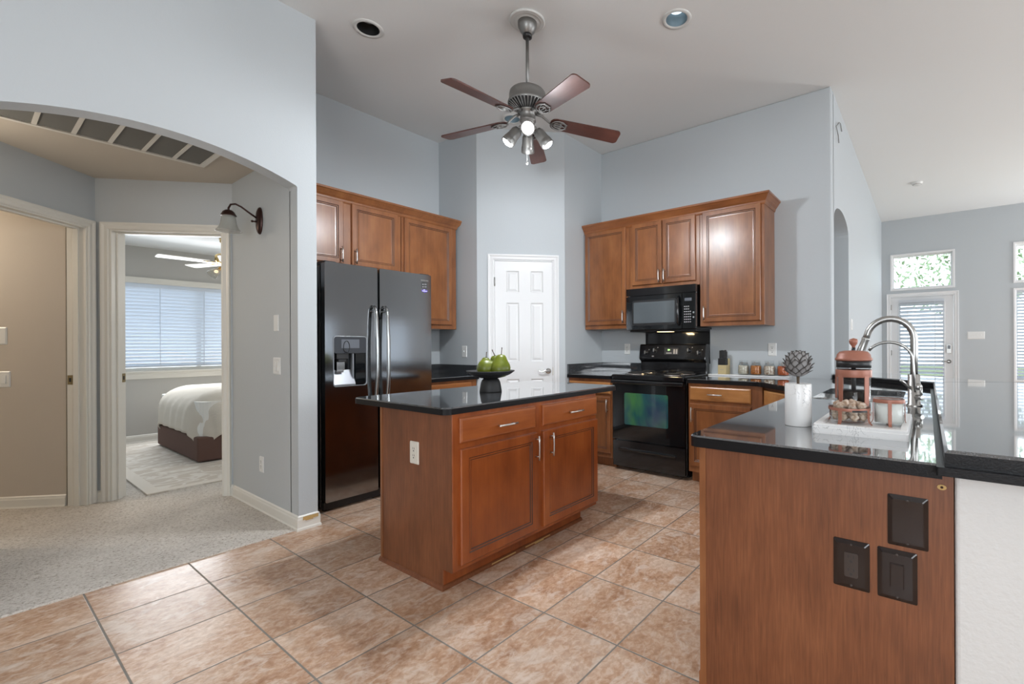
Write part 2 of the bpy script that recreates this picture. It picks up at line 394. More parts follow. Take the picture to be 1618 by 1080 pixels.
class B:
    def __init__(s): s.v = []; s.f = []; s.m = []; s.s = []
    def add(s, vs, fs, m=0, smooth=False, T=None):
        k = len(s.v)
        for p in vs:
            p = Vector(p); s.v.append(T @ p if T is not None else p)
        for f in fs:
            s.f.append([k + i for i in f]); s.m.append(m); s.s.append(smooth)
        return s
    def box(s, a, b, m=0, T=None):
        (x0, y0, z0), (x1, y1, z1) = a, b
        vs = [(x0, y0, z0), (x1, y0, z0), (x1, y1, z0), (x0, y1, z0), (x0, y0, z1), (x1, y0, z1), (x1, y1, z1), (x0, y1, z1)]
        return s.add(vs, [(3, 2, 1, 0), (4, 5, 6, 7), (0, 1, 5, 4), (1, 2, 6, 5), (2, 3, 7, 6), (3, 0, 4, 7)], m, False, T)
    def loft(s, loops, m=0, smooth=False, T=None, cap0=True, cap1=True, closed=True, mlist=None):
        n = len(loops[0]); vs = [p for L in loops for p in L]; 
        for i in range(len(loops) - 1):
            fs = []
            for j in range(n if closed else n - 1):
                a = i * n + j; b = i * n + (j + 1) % n
                fs.append((a, b, b + n, a + n))
            s.add(vs, [], m) if False else None
            if i == 0: k = len(s.v); s.add(vs, [], m, smooth, T)
            for f in fs: s.f.append([k + q for q in f]); s.m.append(mlist[i] if mlist else m); s.s.append(smooth)
        if cap0: s.f.append([k + j for j in reversed(range(n))]); s.m.append(m); s.s.append(False)
        if cap1: s.f.append([k + (len(loops) - 1) * n + j for j in range(n)]); s.m.append(m); s.s.append(False)
        return s
    def lathe(s, prof, c=(0, 0, 0), n=32, m=0, T=None, smooth=True, cap0=False, cap1=False):
        loops = [[(c[0] + r * math.cos(2 * PI * j / n), c[1] + r * math.sin(2 * PI * j / n), c[2] + z) for j in range(n)] for r, z in prof]
        return s.loft(loops, m, smooth, T, cap0, cap1)
    def tube(s, pts, r, n=10, m=0, T=None, caps=True):
        pts = [Vector(p) for p in pts]; loops = []; up = None
        for i, p in enumerate(pts):
            t = (pts[min(i + 1, len(pts) - 1)] - pts[max(i - 1, 0)]).normalized()
            if up is None:
                up = Vector((0, 0, 1)) if abs(t.z) < 0.9 else Vector((1, 0, 0))
            x = t.cross(up).normalized(); up = x.cross(t).normalized()
            rr = r[i] if isinstance(r, (list, tuple)) else r
            loops.append([p + rr * (math.cos(2 * PI * j / n) * x + math.sin(2 * PI * j / n) * up) for j in range(n)])
        return s.loft(loops, m, True, T, caps, caps)
    def ball(s, c, r, nu=20, nv=12, m=0, T=None):
        r = r if isinstance(r, tuple) else (r, r, r)
        loops = [[(c[0] + r[0] * math.sin(PI * i / nv) * math.cos(2 * PI * j / nu), c[1] + r[1] * math.sin(PI * i / nv) * math.sin(2 * PI * j / nu), c[2] - r[2] * math.cos(PI * i / nv)) for j in range(nu)] for i in range(1, nv)]
        return s.loft(loops, m, True, T)
    def prism(s, outer, z0, z1, holes=(), m=0, T=None, cham=0.0, bottom=True, ms=None):
        ms = m if ms is None else ms
        """outer and holes are xy loops, extruded z0..z1; optional chamfer along the top rim"""
        def area(p): return sum(p[i][0] * p[(i + 1) % len(p)][1] - p[(i + 1) % len(p)][0] * p[i][1] for i in range(len(p)))
        outer = list(outer) if area(outer) > 0 else list(reversed(outer))
        top = inset(outer, cham) if cham else outer
        for lp, zz, flip in ((top, z1, False), (outer, z0, True)):
            if flip and not bottom: continue
            loops = [[Vector((p[0], p[1], zz)) for p in lp]] + [[Vector((p[0], p[1], zz)) for p in h] for h in holes]
            flat = [p for L in loops for p in L]
            tris = tessellate_polygon(loops)
            fs = []
            for t in tris:
                a, b, c = (flat[i] for i in t)
                up = (b - a).cross(c - a).z > 0
                fs.append(tuple(t) if up != flip else tuple(reversed(t)))
            s.add(flat, fs, m, False, T)
        L = [[(p[0], p[1], z0) for p in outer], [(p[0], p[1], z1 - cham) for p in outer]]
        if cham: L.append([(p[0], p[1], z1) for p in top])
        s.loft(L, m, False, T, False, False, mlist=[ms, m])
        for h in holes:
            h = list(h) if area(h) < 0 else list(reversed(h))
            s.loft([[(p[0], p[1], z0) for p in h], [(p[0], p[1], z1) for p in h]], m, False, T, False, False)
        return s
    def build(s, name, mats, parent=None, bevel=0.0, seg=2, weld=False):
        me = bpy.data.meshes.new(name)
        off = Vector((0, 0, 0)); q = parent
        while q is not None: off = off + q.location; q = q.parent
        me.from_pydata([tuple(p - off) for p in s.v], [], s.f)
        for k in (mats if isinstance(mats, (list, tuple)) else [mats]): me.materials.append(k)
        me.polygons.foreach_set('material_index', s.m); me.polygons.foreach_set('use_smooth', s.s)
        me.validate(); me.update()
        if weld:
            bm = bmesh.new(); bm.from_mesh(me); bmesh.ops.remove_doubles(bm, verts=bm.verts, dist=1e-5); bm.to_mesh(me); bm.free()
        o = bpy.data.objects.new(name, me); COL.objects.link(o)
        if parent is not None: o.parent = parent
        if bevel:
            md = o.modifiers.new('bevel', 'BEVEL'); md.width = bevel; md.segments = seg; md.limit_method = 'ANGLE'; md.angle_limit = math.radians(40)
        return o

def inset(p, d):
    n = len(p); out = []
    for i in range(n):
        a = Vector(p[i - 1][:2]); b = Vector(p[i][:2]); c = Vector(p[(i + 1) % n][:2])
        e1 = (b - a).normalized(); e2 = (c - b).normalized()
        n1 = Vector((-e1.y, e1.x)); n2 = Vector((-e2.y, e2.x)); k = n1 + n2
        if k.length < 1e-6: k = n1
        k = k / max(0.3, k.dot(n1)); q = b + k * d; out.append((q.x, q.y))
    return out

def rpoly(pts, r, seg=6):
    n = len(pts); out = []
    for i in range(n):
        rad = r[i] if isinstance(r, (list, tuple)) else r
        b = Vector(pts[i]); a = Vector(pts[i - 1]); c = Vector(pts[(i + 1) % n])
        if rad <= 0: out.append(tuple(b)); continue
        d1 = (a - b).normalized(); d2 = (c - b).normalized(); ang = d1.angle(d2); t = rad / math.tan(ang / 2)
        p1 = b + d1 * t; p2 = b + d2 * t; ctr = b + (d1 + d2).normalized() * (rad / math.sin(ang / 2))
        for k in range(seg + 1):
            q = p1.lerp(p2, k / seg) - ctr
            out.append(tuple(ctr + q.normalized() * rad))
    return out
def rect(a0, b0, a1, b1, r=0.0, seg=5):
    p = [(a0, b0), (a1, b0), (a1, b1), (a0, b1)]
    return rpoly(p, r, seg) if r else p
def ring(a0, b0, a1, b1, c): return [(a0, b0, c), (a1, b0, c), (a1, b1, c), (a0, b1, c)]

def panel_front(b, T, a0, b0, a1, b1, t=0.020, fw=0.055, m=0, mg=1, mp=0, recess=0.009):
    """cabinet door: mitred frame, glazed bead line, recessed flat panel"""
    prof = [(0, 0, m), (0, t - 0.005, m), (0.005, t, m), (fw - 0.014, t, mg), (fw - 0.009, t - 0.004, m), (fw - 0.002, t - 0.004, mg), (fw + 0.003, t - 0.008, m), (fw + 0.012, t - recess, mp)]
    loops = [ring(a0 + i, b0 + i, a1 - i, b1 - i, c) for i, c, _ in prof]
    b.loft(loops, mp, False, T, True, True, mlist=[q[2] for q in prof])
    b.m[-1] = mp
def slab_front(b, T, a0, b0, a1, b1, t=0.020, m=0):
    prof = [(0, 0), (0, t - 0.008), (0.004, t - 0.004), (0.012, t)]
    b.loft([ring(a0 + i, b0 + i, a1 - i, b1 - i, c) for i, c in prof], m, False, T)

def pull(b, T, a, c_, L, vertical, c0=0.020, m=0):
    """bar pull with two posts"""
    h = L / 2
    f = (lambda s_, o: (a, c_ + s_, o)) if vertical else (lambda s_, o: (a + s_, c_, o))
    b.tube([f(-h, c0 + 0.026), f(-h * 0.5, c0 + 0.030), f(0, c0 + 0.031), f(h * 0.5, c0 + 0.030), f(h, c0 + 0.026)], 0.0055, 10, m, T)
    for s_ in (-h * 0.72, h * 0.72): b.tube([f(s_, c0), f(s_, c0 + 0.028)], 0.0042, 8, m, T)

def thing(name, loc, label=None, cat=None, group=None, kind=None, parent=None):
    o = bpy.data.objects.new(name, None); COL.objects.link(o); o.empty_display_size = 0.1
    o.location = loc
    if parent is not None: o.parent = parent
    return tag(o, label, cat, group, kind)
def tag(o, label=None, cat=None, group=None, kind=None):
    if label: o['label'] = label
    if cat: o['category'] = cat
    if group: o['group'] = group
    if kind: o['kind'] = kind
    return o
def struct(o, label=None):
    o['kind'] = 'structure'
    if label: o['label'] = label
    return o
def dup(root, loc=None, rot=None, label=None, group=None):
    r = root.copy(); COL.objects.link(r)
    if loc is not None: r.location = loc
    if rot is not None: r.rotation_euler = rot
    if label: r['label'] = label
    if group: r['group'] = group
    for ch in list(root.children):
        c = ch.copy(); COL.objects.link(c); c.parent = r
        for g in list(ch.children):
            d = g.copy(); COL.objects.link(d); d.parent = c
    return r

# ------------------------------------------------------------------ the shell
ZC, ZH, ZB = 3.42, 2.53, 2.49          # kitchen, hall, bedroom ceilings
def casing(b, T, a0, a1, z, m=0, prof=((0, 0), (0, .010), (.008, .015), (.030, .012), (.044, .019), (.055, .019), (.057, 0)), closed=None):
    k = len(prof)
    if closed is None:
        rows = [[(a0 - i, 0, c), (a0 - i, z + i, c), (a1 + i, z + i, c), (a1 + i, 0, c)] for i, c in prof]
        for r0, r1 in zip(rows, rows[1:]):
            b.add(r0 + r1, [(j + 4, j + 5, j + 1, j) for j in range(3)], m, False, T)
    else:
        z0 = closed
        rows = [[(a0 - i, z0 - i, c), (a1 + i, z0 - i, c), (a1 + i, z + i, c), (a0 - i, z + i, c)] for i, c in prof]
        for r0, r1 in zip(rows, rows[1:]):
            b.add(r0 + r1, [(j, (j + 1) % 4, (j + 1) % 4 + 4, j + 4) for j in range(4)], m, False, T)
BASEP = ((0.0, 0.0), (.017, 0.0), (.017, .012), (.012, .020), (.012, .070), (.008, .080), (.008, .088), (0.0, .096))
def base_run(b, pts, m=0, prof=BASEP):
    """baseboard along a polyline, its face on the right-hand side of the path"""
    pts = [Vector(p) for p in pts]; n = len(pts); offs = []
    for i in range(n):
        e = []
        if i > 0: e.append((pts[i] - pts[i - 1]).normalized())
        if i < n - 1: e.append((pts[i + 1] - pts[i]).normalized())
        nn = [Vector((q.y, -q.x)) for q in e]; k = sum(nn, Vector((0, 0))); k = k / max(0.3, k.dot(nn[0])); offs.append(k)
    L = [[(pts[i].x + offs[i].x * d, pts[i].y + offs[i].y * d, z) for d, z in prof] for i in range(n)]
    b.loft(L, m, False, None, True, True)

# floors
struct(B().box((-2.7, -4.6, -0.10), (9.95, 8.3, 0.0)).build('floor', M['tile']))
struct(B().prism([(-2.6, 3.372), (1.40, 3.372), (1.40, 4.43), (4.3, 4.43), (4.3, 8.14), (-2.6, 8.14)], 0.0, 0.009, cham=0.004).build('floor_carpet', M['carpet']))
CANS = [(1.694, 3.151), (2.871, 1.372), (3.19, 3.28)]
struct(B().prism(rect(-2.7, -4.6, 9.95, 8.3), ZC, ZC + 0.13, holes=[[(x + .074 * math.cos(q * PI / 20), y + .074 * math.sin(q * PI / 20)) for q in range(40)] for x, y in CANS]).build('ceiling', M['ceiling']))
struct(B().prism([(-2.6, 3.48), (1.325, 3.48), (1.325, 4.57), (.60, 5.32), (-.95, 6.9), (-2.6, 6.9)], ZH, ZH + 0.05).build('ceiling_hall', M['ceiling_tan']))
struct(B().prism([(.72, 5.30), (1.44, 4.60), (1.44, 4.42), (4.3, 4.42), (4.3, 8.14), (.62, 8.14), (.62, 5.40)], ZB, ZB + 0.05).build('ceiling_bedroom', M['ceiling']))

# arch wall (kitchen / hall)
AC, AH, ASP, ATOP = 0.66, 0.665, 2.263, 2.396
sag = ATOP - ASP; RA = (AH * AH + sag * sag) / (2 * sag)
arch = []
for k in range(25):
    x = AC - AH + 2 * AH * k / 24
    arch.append((x, ATOP - RA + math.sqrt(RA * RA - (x - AC) ** 2)))
poly = [(-2.6, 0), (AC - AH, 0)] + arch + [(AC + AH, 0), (1.442, 0), (1.442, ZC), (-2.6, ZC)]
struct(B().prism(poly, -0.12, 0.0, T=FR((0, 3.36, 0), (0, -1))).build('wall_arch', M['wall'], bevel=0.012, seg=3))
struct(B().box((1.325, 3.47, 0), (1.442, 4.60, ZC)).build('wall_hall_right', M['wall']))
struct(B().box((1.40, 4.32, 0), (3.20, 4.42, ZC)).build('wall_fridge_side', M['wall']))
struct(B().box((3.10, 3.70, 0), (3.22, 4.40, ZC)).build('wall_pantry_left', M['wall']))
struct(B().box((3.72, 3.06, 0), (4.45, 3.17, ZC)).build('wall_pantry_right', M['wall']))
TP = FR((3.10, 3.70, 0), (-.718, -.696)); LP = 0.891
struct(B().prism([(0, 0), (.165, 0), (.165, 2.085), (.772, 2.085), (.772, 0), (LP, 0), (LP, ZC), (0, ZC)], -0.10, 0.0, T=TP).build('wall_pantry', M['wall']))
struct(B().box((4.39, 0.66, 0), (4.53, 3.17, ZC)).build('wall_stove_side', M['wall'], bevel=0.012, seg=3))
la = [(4.99 - 0.46 * math.cos(PI * k / 20), 2.32 + 0.16 * math.sin(PI * k / 20)) for k in range(21)]
struct(B().prism([(4.50, ZC), (4.50, 2.32)] + la + [(5.45, 0), (9.95, 0), (9.95, ZC)], -0.70, 0.0, T=FR((0, 0.66, 0), (0, -1))).build('wall_living', M['wall'], bevel=0.010, seg=2))
struct(B().box((4.40, 1.36, 0), (5.55, 1.46, ZC)).build('wall_nook', M['wall']))
# back wall of the living room with the door and its windows
TB = FR((9.83, 0, 0), (-1, 0))          # a = -Y
wins_back = [(-0.505, 2.178, 0.365, 2.778), (1.145, 2.19, 2.60, 2.79), (1.145, 0.62, 2.60, 2.06)]
struct(B().prism([(-0.70, 0), (-.530, 0), (-.530, 2.045), (.382, 2.045), (.382, 0), (4.6, 0), (4.6, ZC), (-0.70, ZC)], -0.14, 0.0,
                 holes=[rect(*w) for w in wins_back], T=TB).build('wall_living_back', M['wall']))
# side behind and right of the camera
TS = FR((0, -4.5, 0), (0, 1))           # a = -X
wins_south = [(-7.35, 0.36, -6.40, 1.90), (-5.40, 0.36, -4.45, 1.90), (-3.6, 0.65, -0.8, 2.10)]
struct(B().prism([(-9.95, 0), (2.7, 0), (2.7, ZC), (-9.95, ZC)], -0.14, 0.0, holes=[rect(*w) for w in wins_south], T=TS).build('wall_rear', M['wall']))
TW = FR((-2.6, 0, 0), (1, 0))           # a = Y
wins_west = [(-2.3, 0.65, 0.6, 2.10)]
struct(B().prism([(-4.6, 0), (8.3, 0), (8.3, ZC), (-4.6, ZC)], -0.10, 0.0, holes=[rect(*w) for w in wins_west], T=TW).build('wall_left', M['wall']))
# hall, side room and bedroom
TD = FR((.652, 5.264, 0), (-.717, -.697)); LD = 0.991
struct(B().prism([(0, 0), (.10, 0), (.10, 2.132), (.897, 2.132), (.897, 0), (LD, 0), (LD, ZC), (0, ZC)], -0.12, 0.0, T=TD).build('wall_hall_back', M['wall']))
LL = 1.40; UL = Vector((.717, .697))
OL = Vector((.652, 5.264)) - UL * LL
TL = FR((OL.x, OL.y, 0), (.697, -.717))
struct(B().prism([(-2.4, 0), (.53, 0), (.53, 2.132), (1.33, 2.132), (1.33, 0), (LL, 0), (LL, ZC), (-2.4, ZC)], -0.12, 0.0, T=TL).build('wall_hall_left', M['wall']))
TR_ = FR((.505 - .697 * 2.2, 5.325 + .717 * 2.2, 0), (-.717, -.697))
struct(B().prism(rect(-0.6, 0, 2.2, ZC), -0.08, 0.0, T=TR_).build('wall_side_room', M['wall_warm']))
struct(B().box((.60, 5.40, 0), (.68, 8.2, ZC)).build('wall_bedroom_left', M['wall']))
struct(B().box((4.30, 4.40, 0), (4.40, 8.3, ZC)).build('wall_bedroom_right', M['wall']))
struct(B().box((3.15, 4.40, 0), (4.40, 4.44, ZC)).build('wall_bedroom_front', M['wall']))
TN = FR((0, 8.14, 0), (0, -1))
wins_bed = [(1.05, 0.905, 2.95, 2.03)]
struct(B().prism([(-2.7, 0), (4.4, 0), (4.4, ZC), (-2.7, ZC)], -0.14, 0.0, holes=[rect(*w) for w in wins_bed], T=TN).build('wall_bedroom_back', M['wall_grey']))
# half wall under the bar
struct(B().box((1.477, -0.36, 0), (3.85, -0.056, 0.889)).build('wall_bar', M['halfwall'], bevel=0.010, seg=3))
struct(B().prism([(3.85, -0.056), (3.85, -0.36), (4.02, -0.36), (4.60, 0.45), (4.60, 0.66), (4.38, 0.66)], 0, 0.889).build('wall_bar_corner', M['halfwall']))

# baseboards and trim
b = B(); base_run(b, [(1.325 - .0, 4.54), (1.325, 3.36), (1.442, 3.36), (1.442, 3.52)])
# path runs toward the camera: its right side faces the hall
bb = struct(b.build('baseboard_hall', M['trim_old']))
b = B().box((1.345, 3.3425, .066), (1.438, 3.3465, .087)); b.box((1.36, 3.3415, .060), (1.405, 3.3462, .068))
tag(b.build('chipped_patch', M['tan'], bb), 'chipped tan patch where the paint has come off')
b = B(); base_run(b, [tuple((TR_ @ Vector((x, 0, 0))).xy) for x in (-.5, 2.2)])
struct(b.build('baseboard_side_room', M['trim_old']))
b = B(); base_run(b, [(0.68, 8.14), (4.3, 8.14)])
struct(b.build('baseboard_bedroom', M['trim_old']))
b = B(); base_run(b, [tuple((TD @ Vector((x, 0, 0))).xy) for x in (.953, .991)]); base_run(b, [tuple((TL @ Vector((1.396, 0, 0))).xy), (.652, 5.264), tuple((TD @ Vector((.043, 0, 0))).xy)])
struct(b.build('baseboard_hall_corner', M['trim_old']))
b = B(); base_run(b, [(5.45, .66), (9.83, .66)]); base_run(b, [(9.83, .66), (9.83, .59)]); base_run(b, [(9.83, -.44), (9.83, -4.5)])
struct(b.build('baseboard_living', M['trim']))

# window and door builders
def blind(T, a0, z0, a1, z1, pitch, tilt, label, c=-0.03, depth=0.05, headrail=0.05, cords=(), wand=None, group=None):
    b = B(); n = int((z1 - headrail - z0 - 0.02) / pitch)
    ct, st = math.cos(tilt) * depth / 2, math.sin(tilt) * depth / 2
    root = tag(B().box((a0, z1 - headrail, c - .02), (a1, z1, c + .03), 0, T).build('window_blind', M['blind'], None, .003), label, 'blind', group)
    for k in range(n):
        z = z1 - headrail - 0.5 * pitch - k * pitch
        h = 0.0014
        vs = []
        for (dc, dz) in ((-ct, -st - h), (ct, st - h), (ct, st + h), (-ct, -st + h)):
            vs += [(a0 + .004, z + dz, c + dc), (a1 - .004, z + dz, c + dc)]
        b.add(vs, [(0, 1, 3, 2), (2, 3, 5, 4), (4, 5, 7, 6), (6, 7, 1, 0), (0, 2, 4, 6), (7, 5, 3, 1)], 0, False, T)
    tag(b.build('slats', M['blind'], root), kind=None)
    zb = z1 - headrail - n * pitch
    B().box((a0 + .002, zb - .012, c - .022), (a1 - .002, zb + .008, c + .022), 0, T).build('bottom_rail', M['blind'], root, .003)
    for f in cords:
        x = a0 + (a1 - a0) * f
        B().box((x - .004, zb, c + depth * .52), (x + .004, z1 - headrail, c + depth * .54), 0, T).build('ladder_tape', M['blind'], root)
    if wand is not None:
        x = a0 + (a1 - a0) * wand
        b = B().tube([(x, z1 - headrail, c + .03), (x, z0 + .28, c + .033)], .0022, 6, 0, T)
        b.lathe([(0.003, .02), (.006, .012), (.007, 0), (0.0, -.006)], (0, 0, 0), 8, 0, T @ Matrix.Translation((x, z0 + .27, c + .033)) @ Matrix.Rotation(-PI / 2, 4, 'X'))
        b.build('pull_cord', M['blind'], root)
    return root

def window(name, T, a0, z0, a1, z1, mframe, sash=0.035, c=-0.10, case=None, mull=(), sill=False):
    b = B().loft([ring(a0, z0, a1, z1, c - .02), ring(a0, z0, a1, z1, c + .03), ring(a0 + sash, z0 + sash, a1 - sash, z1 - sash, c + .03), ring(a0 + sash, z0 + sash, a1 - sash, z1 - sash, c - .02)], 0, False, T, False, False)
    for f in mull:
        x = a0 + (a1 - a0) * f; b.box((x - .02, z0 + sash, c - .02), (x + .02, z1 - sash, c + .028), 0, T)
    o = struct(b.build(name, mframe))
    B().box((a0 + sash, z0 + sash, c), (a1 - sash, z1 - sash, c + .006), 0, T).build('pane', M['pane'], o)
    if case:
        b = B(); casing(b, T, a0, a1, z1, 0, closed=z0, prof=case); b.build('window_trim', mframe, o)
    if sill:
        b = B().box((a0 - .08, z0 - .022, -.06), (a1 + .08, z0, .035), 0, T); b.box((a0 - .06, z0 - .10, 0), (a1 + .06, z0 - .022, .014), 0, T)
        b.build('window_sill', mframe, o, .003)
    return o
THIN = ((-.012, -.10), (-.012, .006), (0, .012), (.022, .012), (.024, 0))
for k, w in enumerate(wins_back[:2]): window('window_%d' % (k + 1), TB, *w, M['trim'], .03, case=THIN)
window('window_3', TB, *wins_back[2], M['trim'], .035, case=THIN)
window('window_4', TN, *wins_bed[0], M['trim_old'], .04, case=((-.004, -.10), (-.004, .008), (.03, .012), (.055, .018), (.07, .018), (.07, 0)), mull=(.5,), sill=True)
for k, w in enumerate(wins_south): window('window_%d' % (k + 5), TS, *w, M['trim'], .04, case=THIN)
window('window_8', TW, *wins_west[0], M['trim'], .04, c=-.07, case=THIN, mull=(.5,))
R = math.radians
blind(TN, 1.06, .91, 2.94, 2.025, .044, R(52), 'wide white horizontal blind glowing in the bedroom window above the bed', cords=(.28, .52, .78), wand=.085)
blind(TB, 1.15, .62, 2.595, 2.055, .050, R(38), 'white horizontal blind in the tall window at the right edge, right of the switch plate', cords=(.2, .8))
for k, w in enumerate(wins_south[:2]):
    blind(TS, w[0] + .01, w[1], w[2] - .01, w[3], .050, R(40), ['white blind in the rear living window farther from the kitchen', 'white blind in the rear living window nearer the kitchen'][k])

# interior doorways off the hall: door_3 bedroom, door_4 side room
def doorway(name, T, a0, a1, z, th, mat, strike_a=None, strike_left=False):
    b = B(); casing(b, T, a0, a1, z)
    o = struct(b.build(name, mat))
    b = B()
    b.box((a0, 0, -th - .004), (a0 + .012, z, .004), 0, T); b.box((a1 - .012, 0, -th - .004), (a1, z, .004), 0, T); b.box((a0 + .012, z - .012, -th - .004), (a1 - .012, z, .004), 0, T)
    b.build('jamb', mat, o, .002)
    b = B()
    b.box((a0 + .012, 0, -.075), (a0 + .024, z - .012, -.040), 0, T); b.box((a1 - .024, 0, -.075), (a1 - .012, z - .012, -.040), 0, T); b.box((a0 + .024, z - .024, -.075), (a1 - .024, z - .012, -.040), 0, T)
    b.build('door_stop', mat, o, .002)
    if strike_a is not None:
        sx = 1 if strike_a < (a0 + a1) / 2 else -1
        b = B().box((strike_a, .93, -.118), (strike_a + sx * .003, 1.00, -.086), 0, T); b.box((strike_a + sx * .003, .95, -.108), (strike_a + sx * .0036, .98, -.094), 1, T)
        b.build('strike_plate', [M['brassworn'], M['slot']], o)
    return o
doorway('door_3', TD, .10, .897, 2.132, .12, M['trim_old'], .112)
doorway('door_4', TL, .53, 1.33, 2.132, .12, M['trim_old'], 1.318)

# pantry door (door_1)
b = B(); casing(b, TP, .165, .772, 2.085)
b.box((.165, 0, -.09), (.174, 2.085, .004), 0, TP); b.box((.763, 0, -.09), (.772, 2.085, .004), 0, TP); b.box((.174, 2.076, -.09), (.763, 2.085, .004), 0, TP)
d1 = struct(b.build('door_1', M['trim']))
def six_panel(b, T, a0, z0, a1, z1, c0, c1, panels):
    b.prism(rect(a0, z0, a1, z1), c0, c1, holes=[rect(*p) for p in panels], T=T)
    for p in panels:
        b.loft([ring(p[0] + i, p[1] + i, p[2] - i, p[3] - i, c1 + c) for i, c in ((0, 0), (.010, -.009), (.016, -.009), (.034, -.002))], 0, False, T, False, True)
w_ = .585; pa = [(.176 + .189 * .607, .176 + .400 * .607), (.176 + .595 * .607, .176 + .806 * .607)]
pan = []
for x0, x1 in pa:
    for zz in ((1.755, 1.975), (1.045, 1.648), (.24, .865)): pan.append((x0, zz[0], x1, zz[1]))
b = B(); six_panel(b, TP, .176, .012, .761, 2.074, -.045, -.008, pan); b.build('door_leaf', M['trim'], d1)
b = B()
kx, kz = .715, .945
KT = TP @ Matrix.Translation((kx, kz, -.008))
b.lathe([(.031, 0), (.031, .004), (.024, .010), (.012, .013), (.011, .040), (.0, .042)], (0, 0, 0), 24, 0, KT)
b.tube([(0, 0, .036), (-.030, .006, .040), (-.060, -.006, .040), (-.090, .004, .040), (-.105, .010, .038)], [.009, .009, .007, .006, .004], 10, 0, KT)
b.build('door_handle', M['chrome'], d1)
b = B()
for z in (1.86, 1.07, .25): b.tube([(.174, z - .045, .004), (.174, z + .045, .004)], .006, 8, 0, TP)
b.build('hinge', M['steel'], d1)
b = B().box((.7605, .90, -.030), (.764, .985, .0045), 0, TP); b.build('strike_plate', M['brassworn'], d1)

# exterior door at the far side of the living room (door_2)
b = B(); casing(b, TB, -.530, .382, 2.045)
b.box((-.530, 0, -.13), (-.518, 2.045, .004), 0, TB); b.box((.370, 0, -.13), (.382, 2.045, .004), 0, TB); b.box((-.518, 2.033, -.13), (.370, 2.045, .004), 0, TB)
d2 = struct(b.build('door_2', M['trim']))
B().prism(rect(-.515, .01, .367, 2.03), -.060, -.016, holes=[rect(-.39, .30, .235, 1.90)], T=TB).build('door_leaf', M['trim'], d2)
b = B(); casing(b, TB, -.39, .235, 1.90, 0, closed=.30, prof=((-.012, -.05), (-.012, -.012), (0, -.006), (.022, -.006), (.028, -.016))); b.build('glass_trim', M['trim'], d2)
B().box((-.39, .30, -.040), (.235, 1.90, -.034), 0, TB).build('pane', M['pane'], d2)
b = B(); b.prism(rect(.275, 1.05, .335, 1.19, .012), -.016, .006, T=TB, m=0); b.prism(rect(.285, 1.12, .325, 1.18, .006), .006, .009, T=TB, m=1)
b.build('keypad_lock', [M['steel'], M['lockgrey']], d2)
b = B(); KT = TB @ Matrix.Translation((.305, .905, -.016)); b.lathe([(.032, 0), (.032, .004), (.014, .012), (.012, .04), (0, .042)], (0, 0, 0), 20, 0, KT)
b.tube([(0, 0, .036), (-.05, .004, .04), (-.10, -.004, .04)], [.010, .008, .006], 8, 0, KT); b.build('door_handle', M['steel'], d2)
b = B()
for z in (1.86, 1.05, .25): b.tube([(-.517, z - .045, .002), (-.517, z + .045, .002)], .006, 8, 0, TB)
b.build('hinge', M['steel'], d2)
blind(TB, -.40, .28, .245, 1.975, .066, R(36), 'white horizontal blind hung over the glass of the far white exterior door', c=.026, depth=.072, headrail=.045, cords=(.2, .8))

# plates on the walls
def plate(T, a, z, w, h, kind, label, cat, name, mat='whiteplastic', parent=None, group=None, t=.006, c0=0.0, minsert=None):
    """kinds: outlet, switch1, switch2, switch4, rocker, rocker2, blank"""
    b = B().loft([[(x, y, c0 + c) for x, y in rect(a - w / 2 + i, z - h / 2 + i, a + w / 2 - i, z + h / 2 - i, .004)] for i, c in ((0, 0), (0, t * .35), (w * (.12 if mat == 'brownplastic' else .05), t))], 0, False, T, True, True)
    o = b.build(name, M[mat], parent)
    if label: tag(o, label, cat, group)
    mi = M[minsert or mat]; c = c0 + t
    if kind == 'outlet':
        b = B().prism(rect(a - .017, z - .034, a + .017, z + .034, .004), c - .001, c + .0015, m=0, T=T)
        for sy in (-.018, .018):
            for sx in (-.0065, .0065): b.box((a + sx - .0014, z + sy + .001, c + .0012), (a + sx + .0014, z + sy + .010, c + .0019), 1, T)
            b.prism([(a + .004 * math.cos(q * PI / 4), z + sy - .007 + .004 * math.sin(q * PI / 4)) for q in range(8)], c + .0012, c + .0019, m=1, T=T)
        b.build('receptacle', [mi, M['slot']], o)
    elif kind.startswith('rocker'):
        nn = int(kind[6:] or 1)
        for q in range(nn):
            x = a + (q - (nn - 1) / 2) * .046
            b = B().box((x - .016, z - .033, c - .001), (x + .016, z + .033, c + .001), 0, T)
            b.add([(x - .0145, z - .031, c), (x + .0145, z - .031, c), (x + .0145, z + .031, c), (x - .0145, z + .031, c), (x - .0145, z - .031, c + .006), (x + .0145, z - .031, c + .006), (x + .0145, z + .031, c + .002), (x - .0145, z + .031, c + .002)],
                  [(4, 5, 6, 7), (0, 1, 5, 4), (1, 2, 6, 5), (2, 3, 7, 6), (3, 0, 4, 7)], 0, False, T)
            b.build('rocker', mi, o, .001)
    elif kind.startswith('switch'):
        nn = int(kind[6:] or 1)
        for q in range(nn):
            x = a + (q - (nn - 1) / 2) * .046
            b = B().box((x - .005, z - .012, c - .001), (x + .005, z + .012, c + .001), 0, T); b.box((x - .0035, z - .001, c), (x + .0035, z + .008, c + .011), 0, T)
            b.build('toggle', mi, o, .001)
    if kind != 'blank2':
        for sy in (-1, 1):
            B().lathe([(.0035, 0), (.003, .0012), (0, .0013)], (0, 0, 0), 8, 0, T @ Matrix.Translation((a, z + sy * h * .42, c))).build('screw', M['browninsert'] if mat == 'brownplastic' else M[mat], o)
    return o
TH = FR((1.325, 0, 0), (-1, 0))        # hall right wall, a = -Y
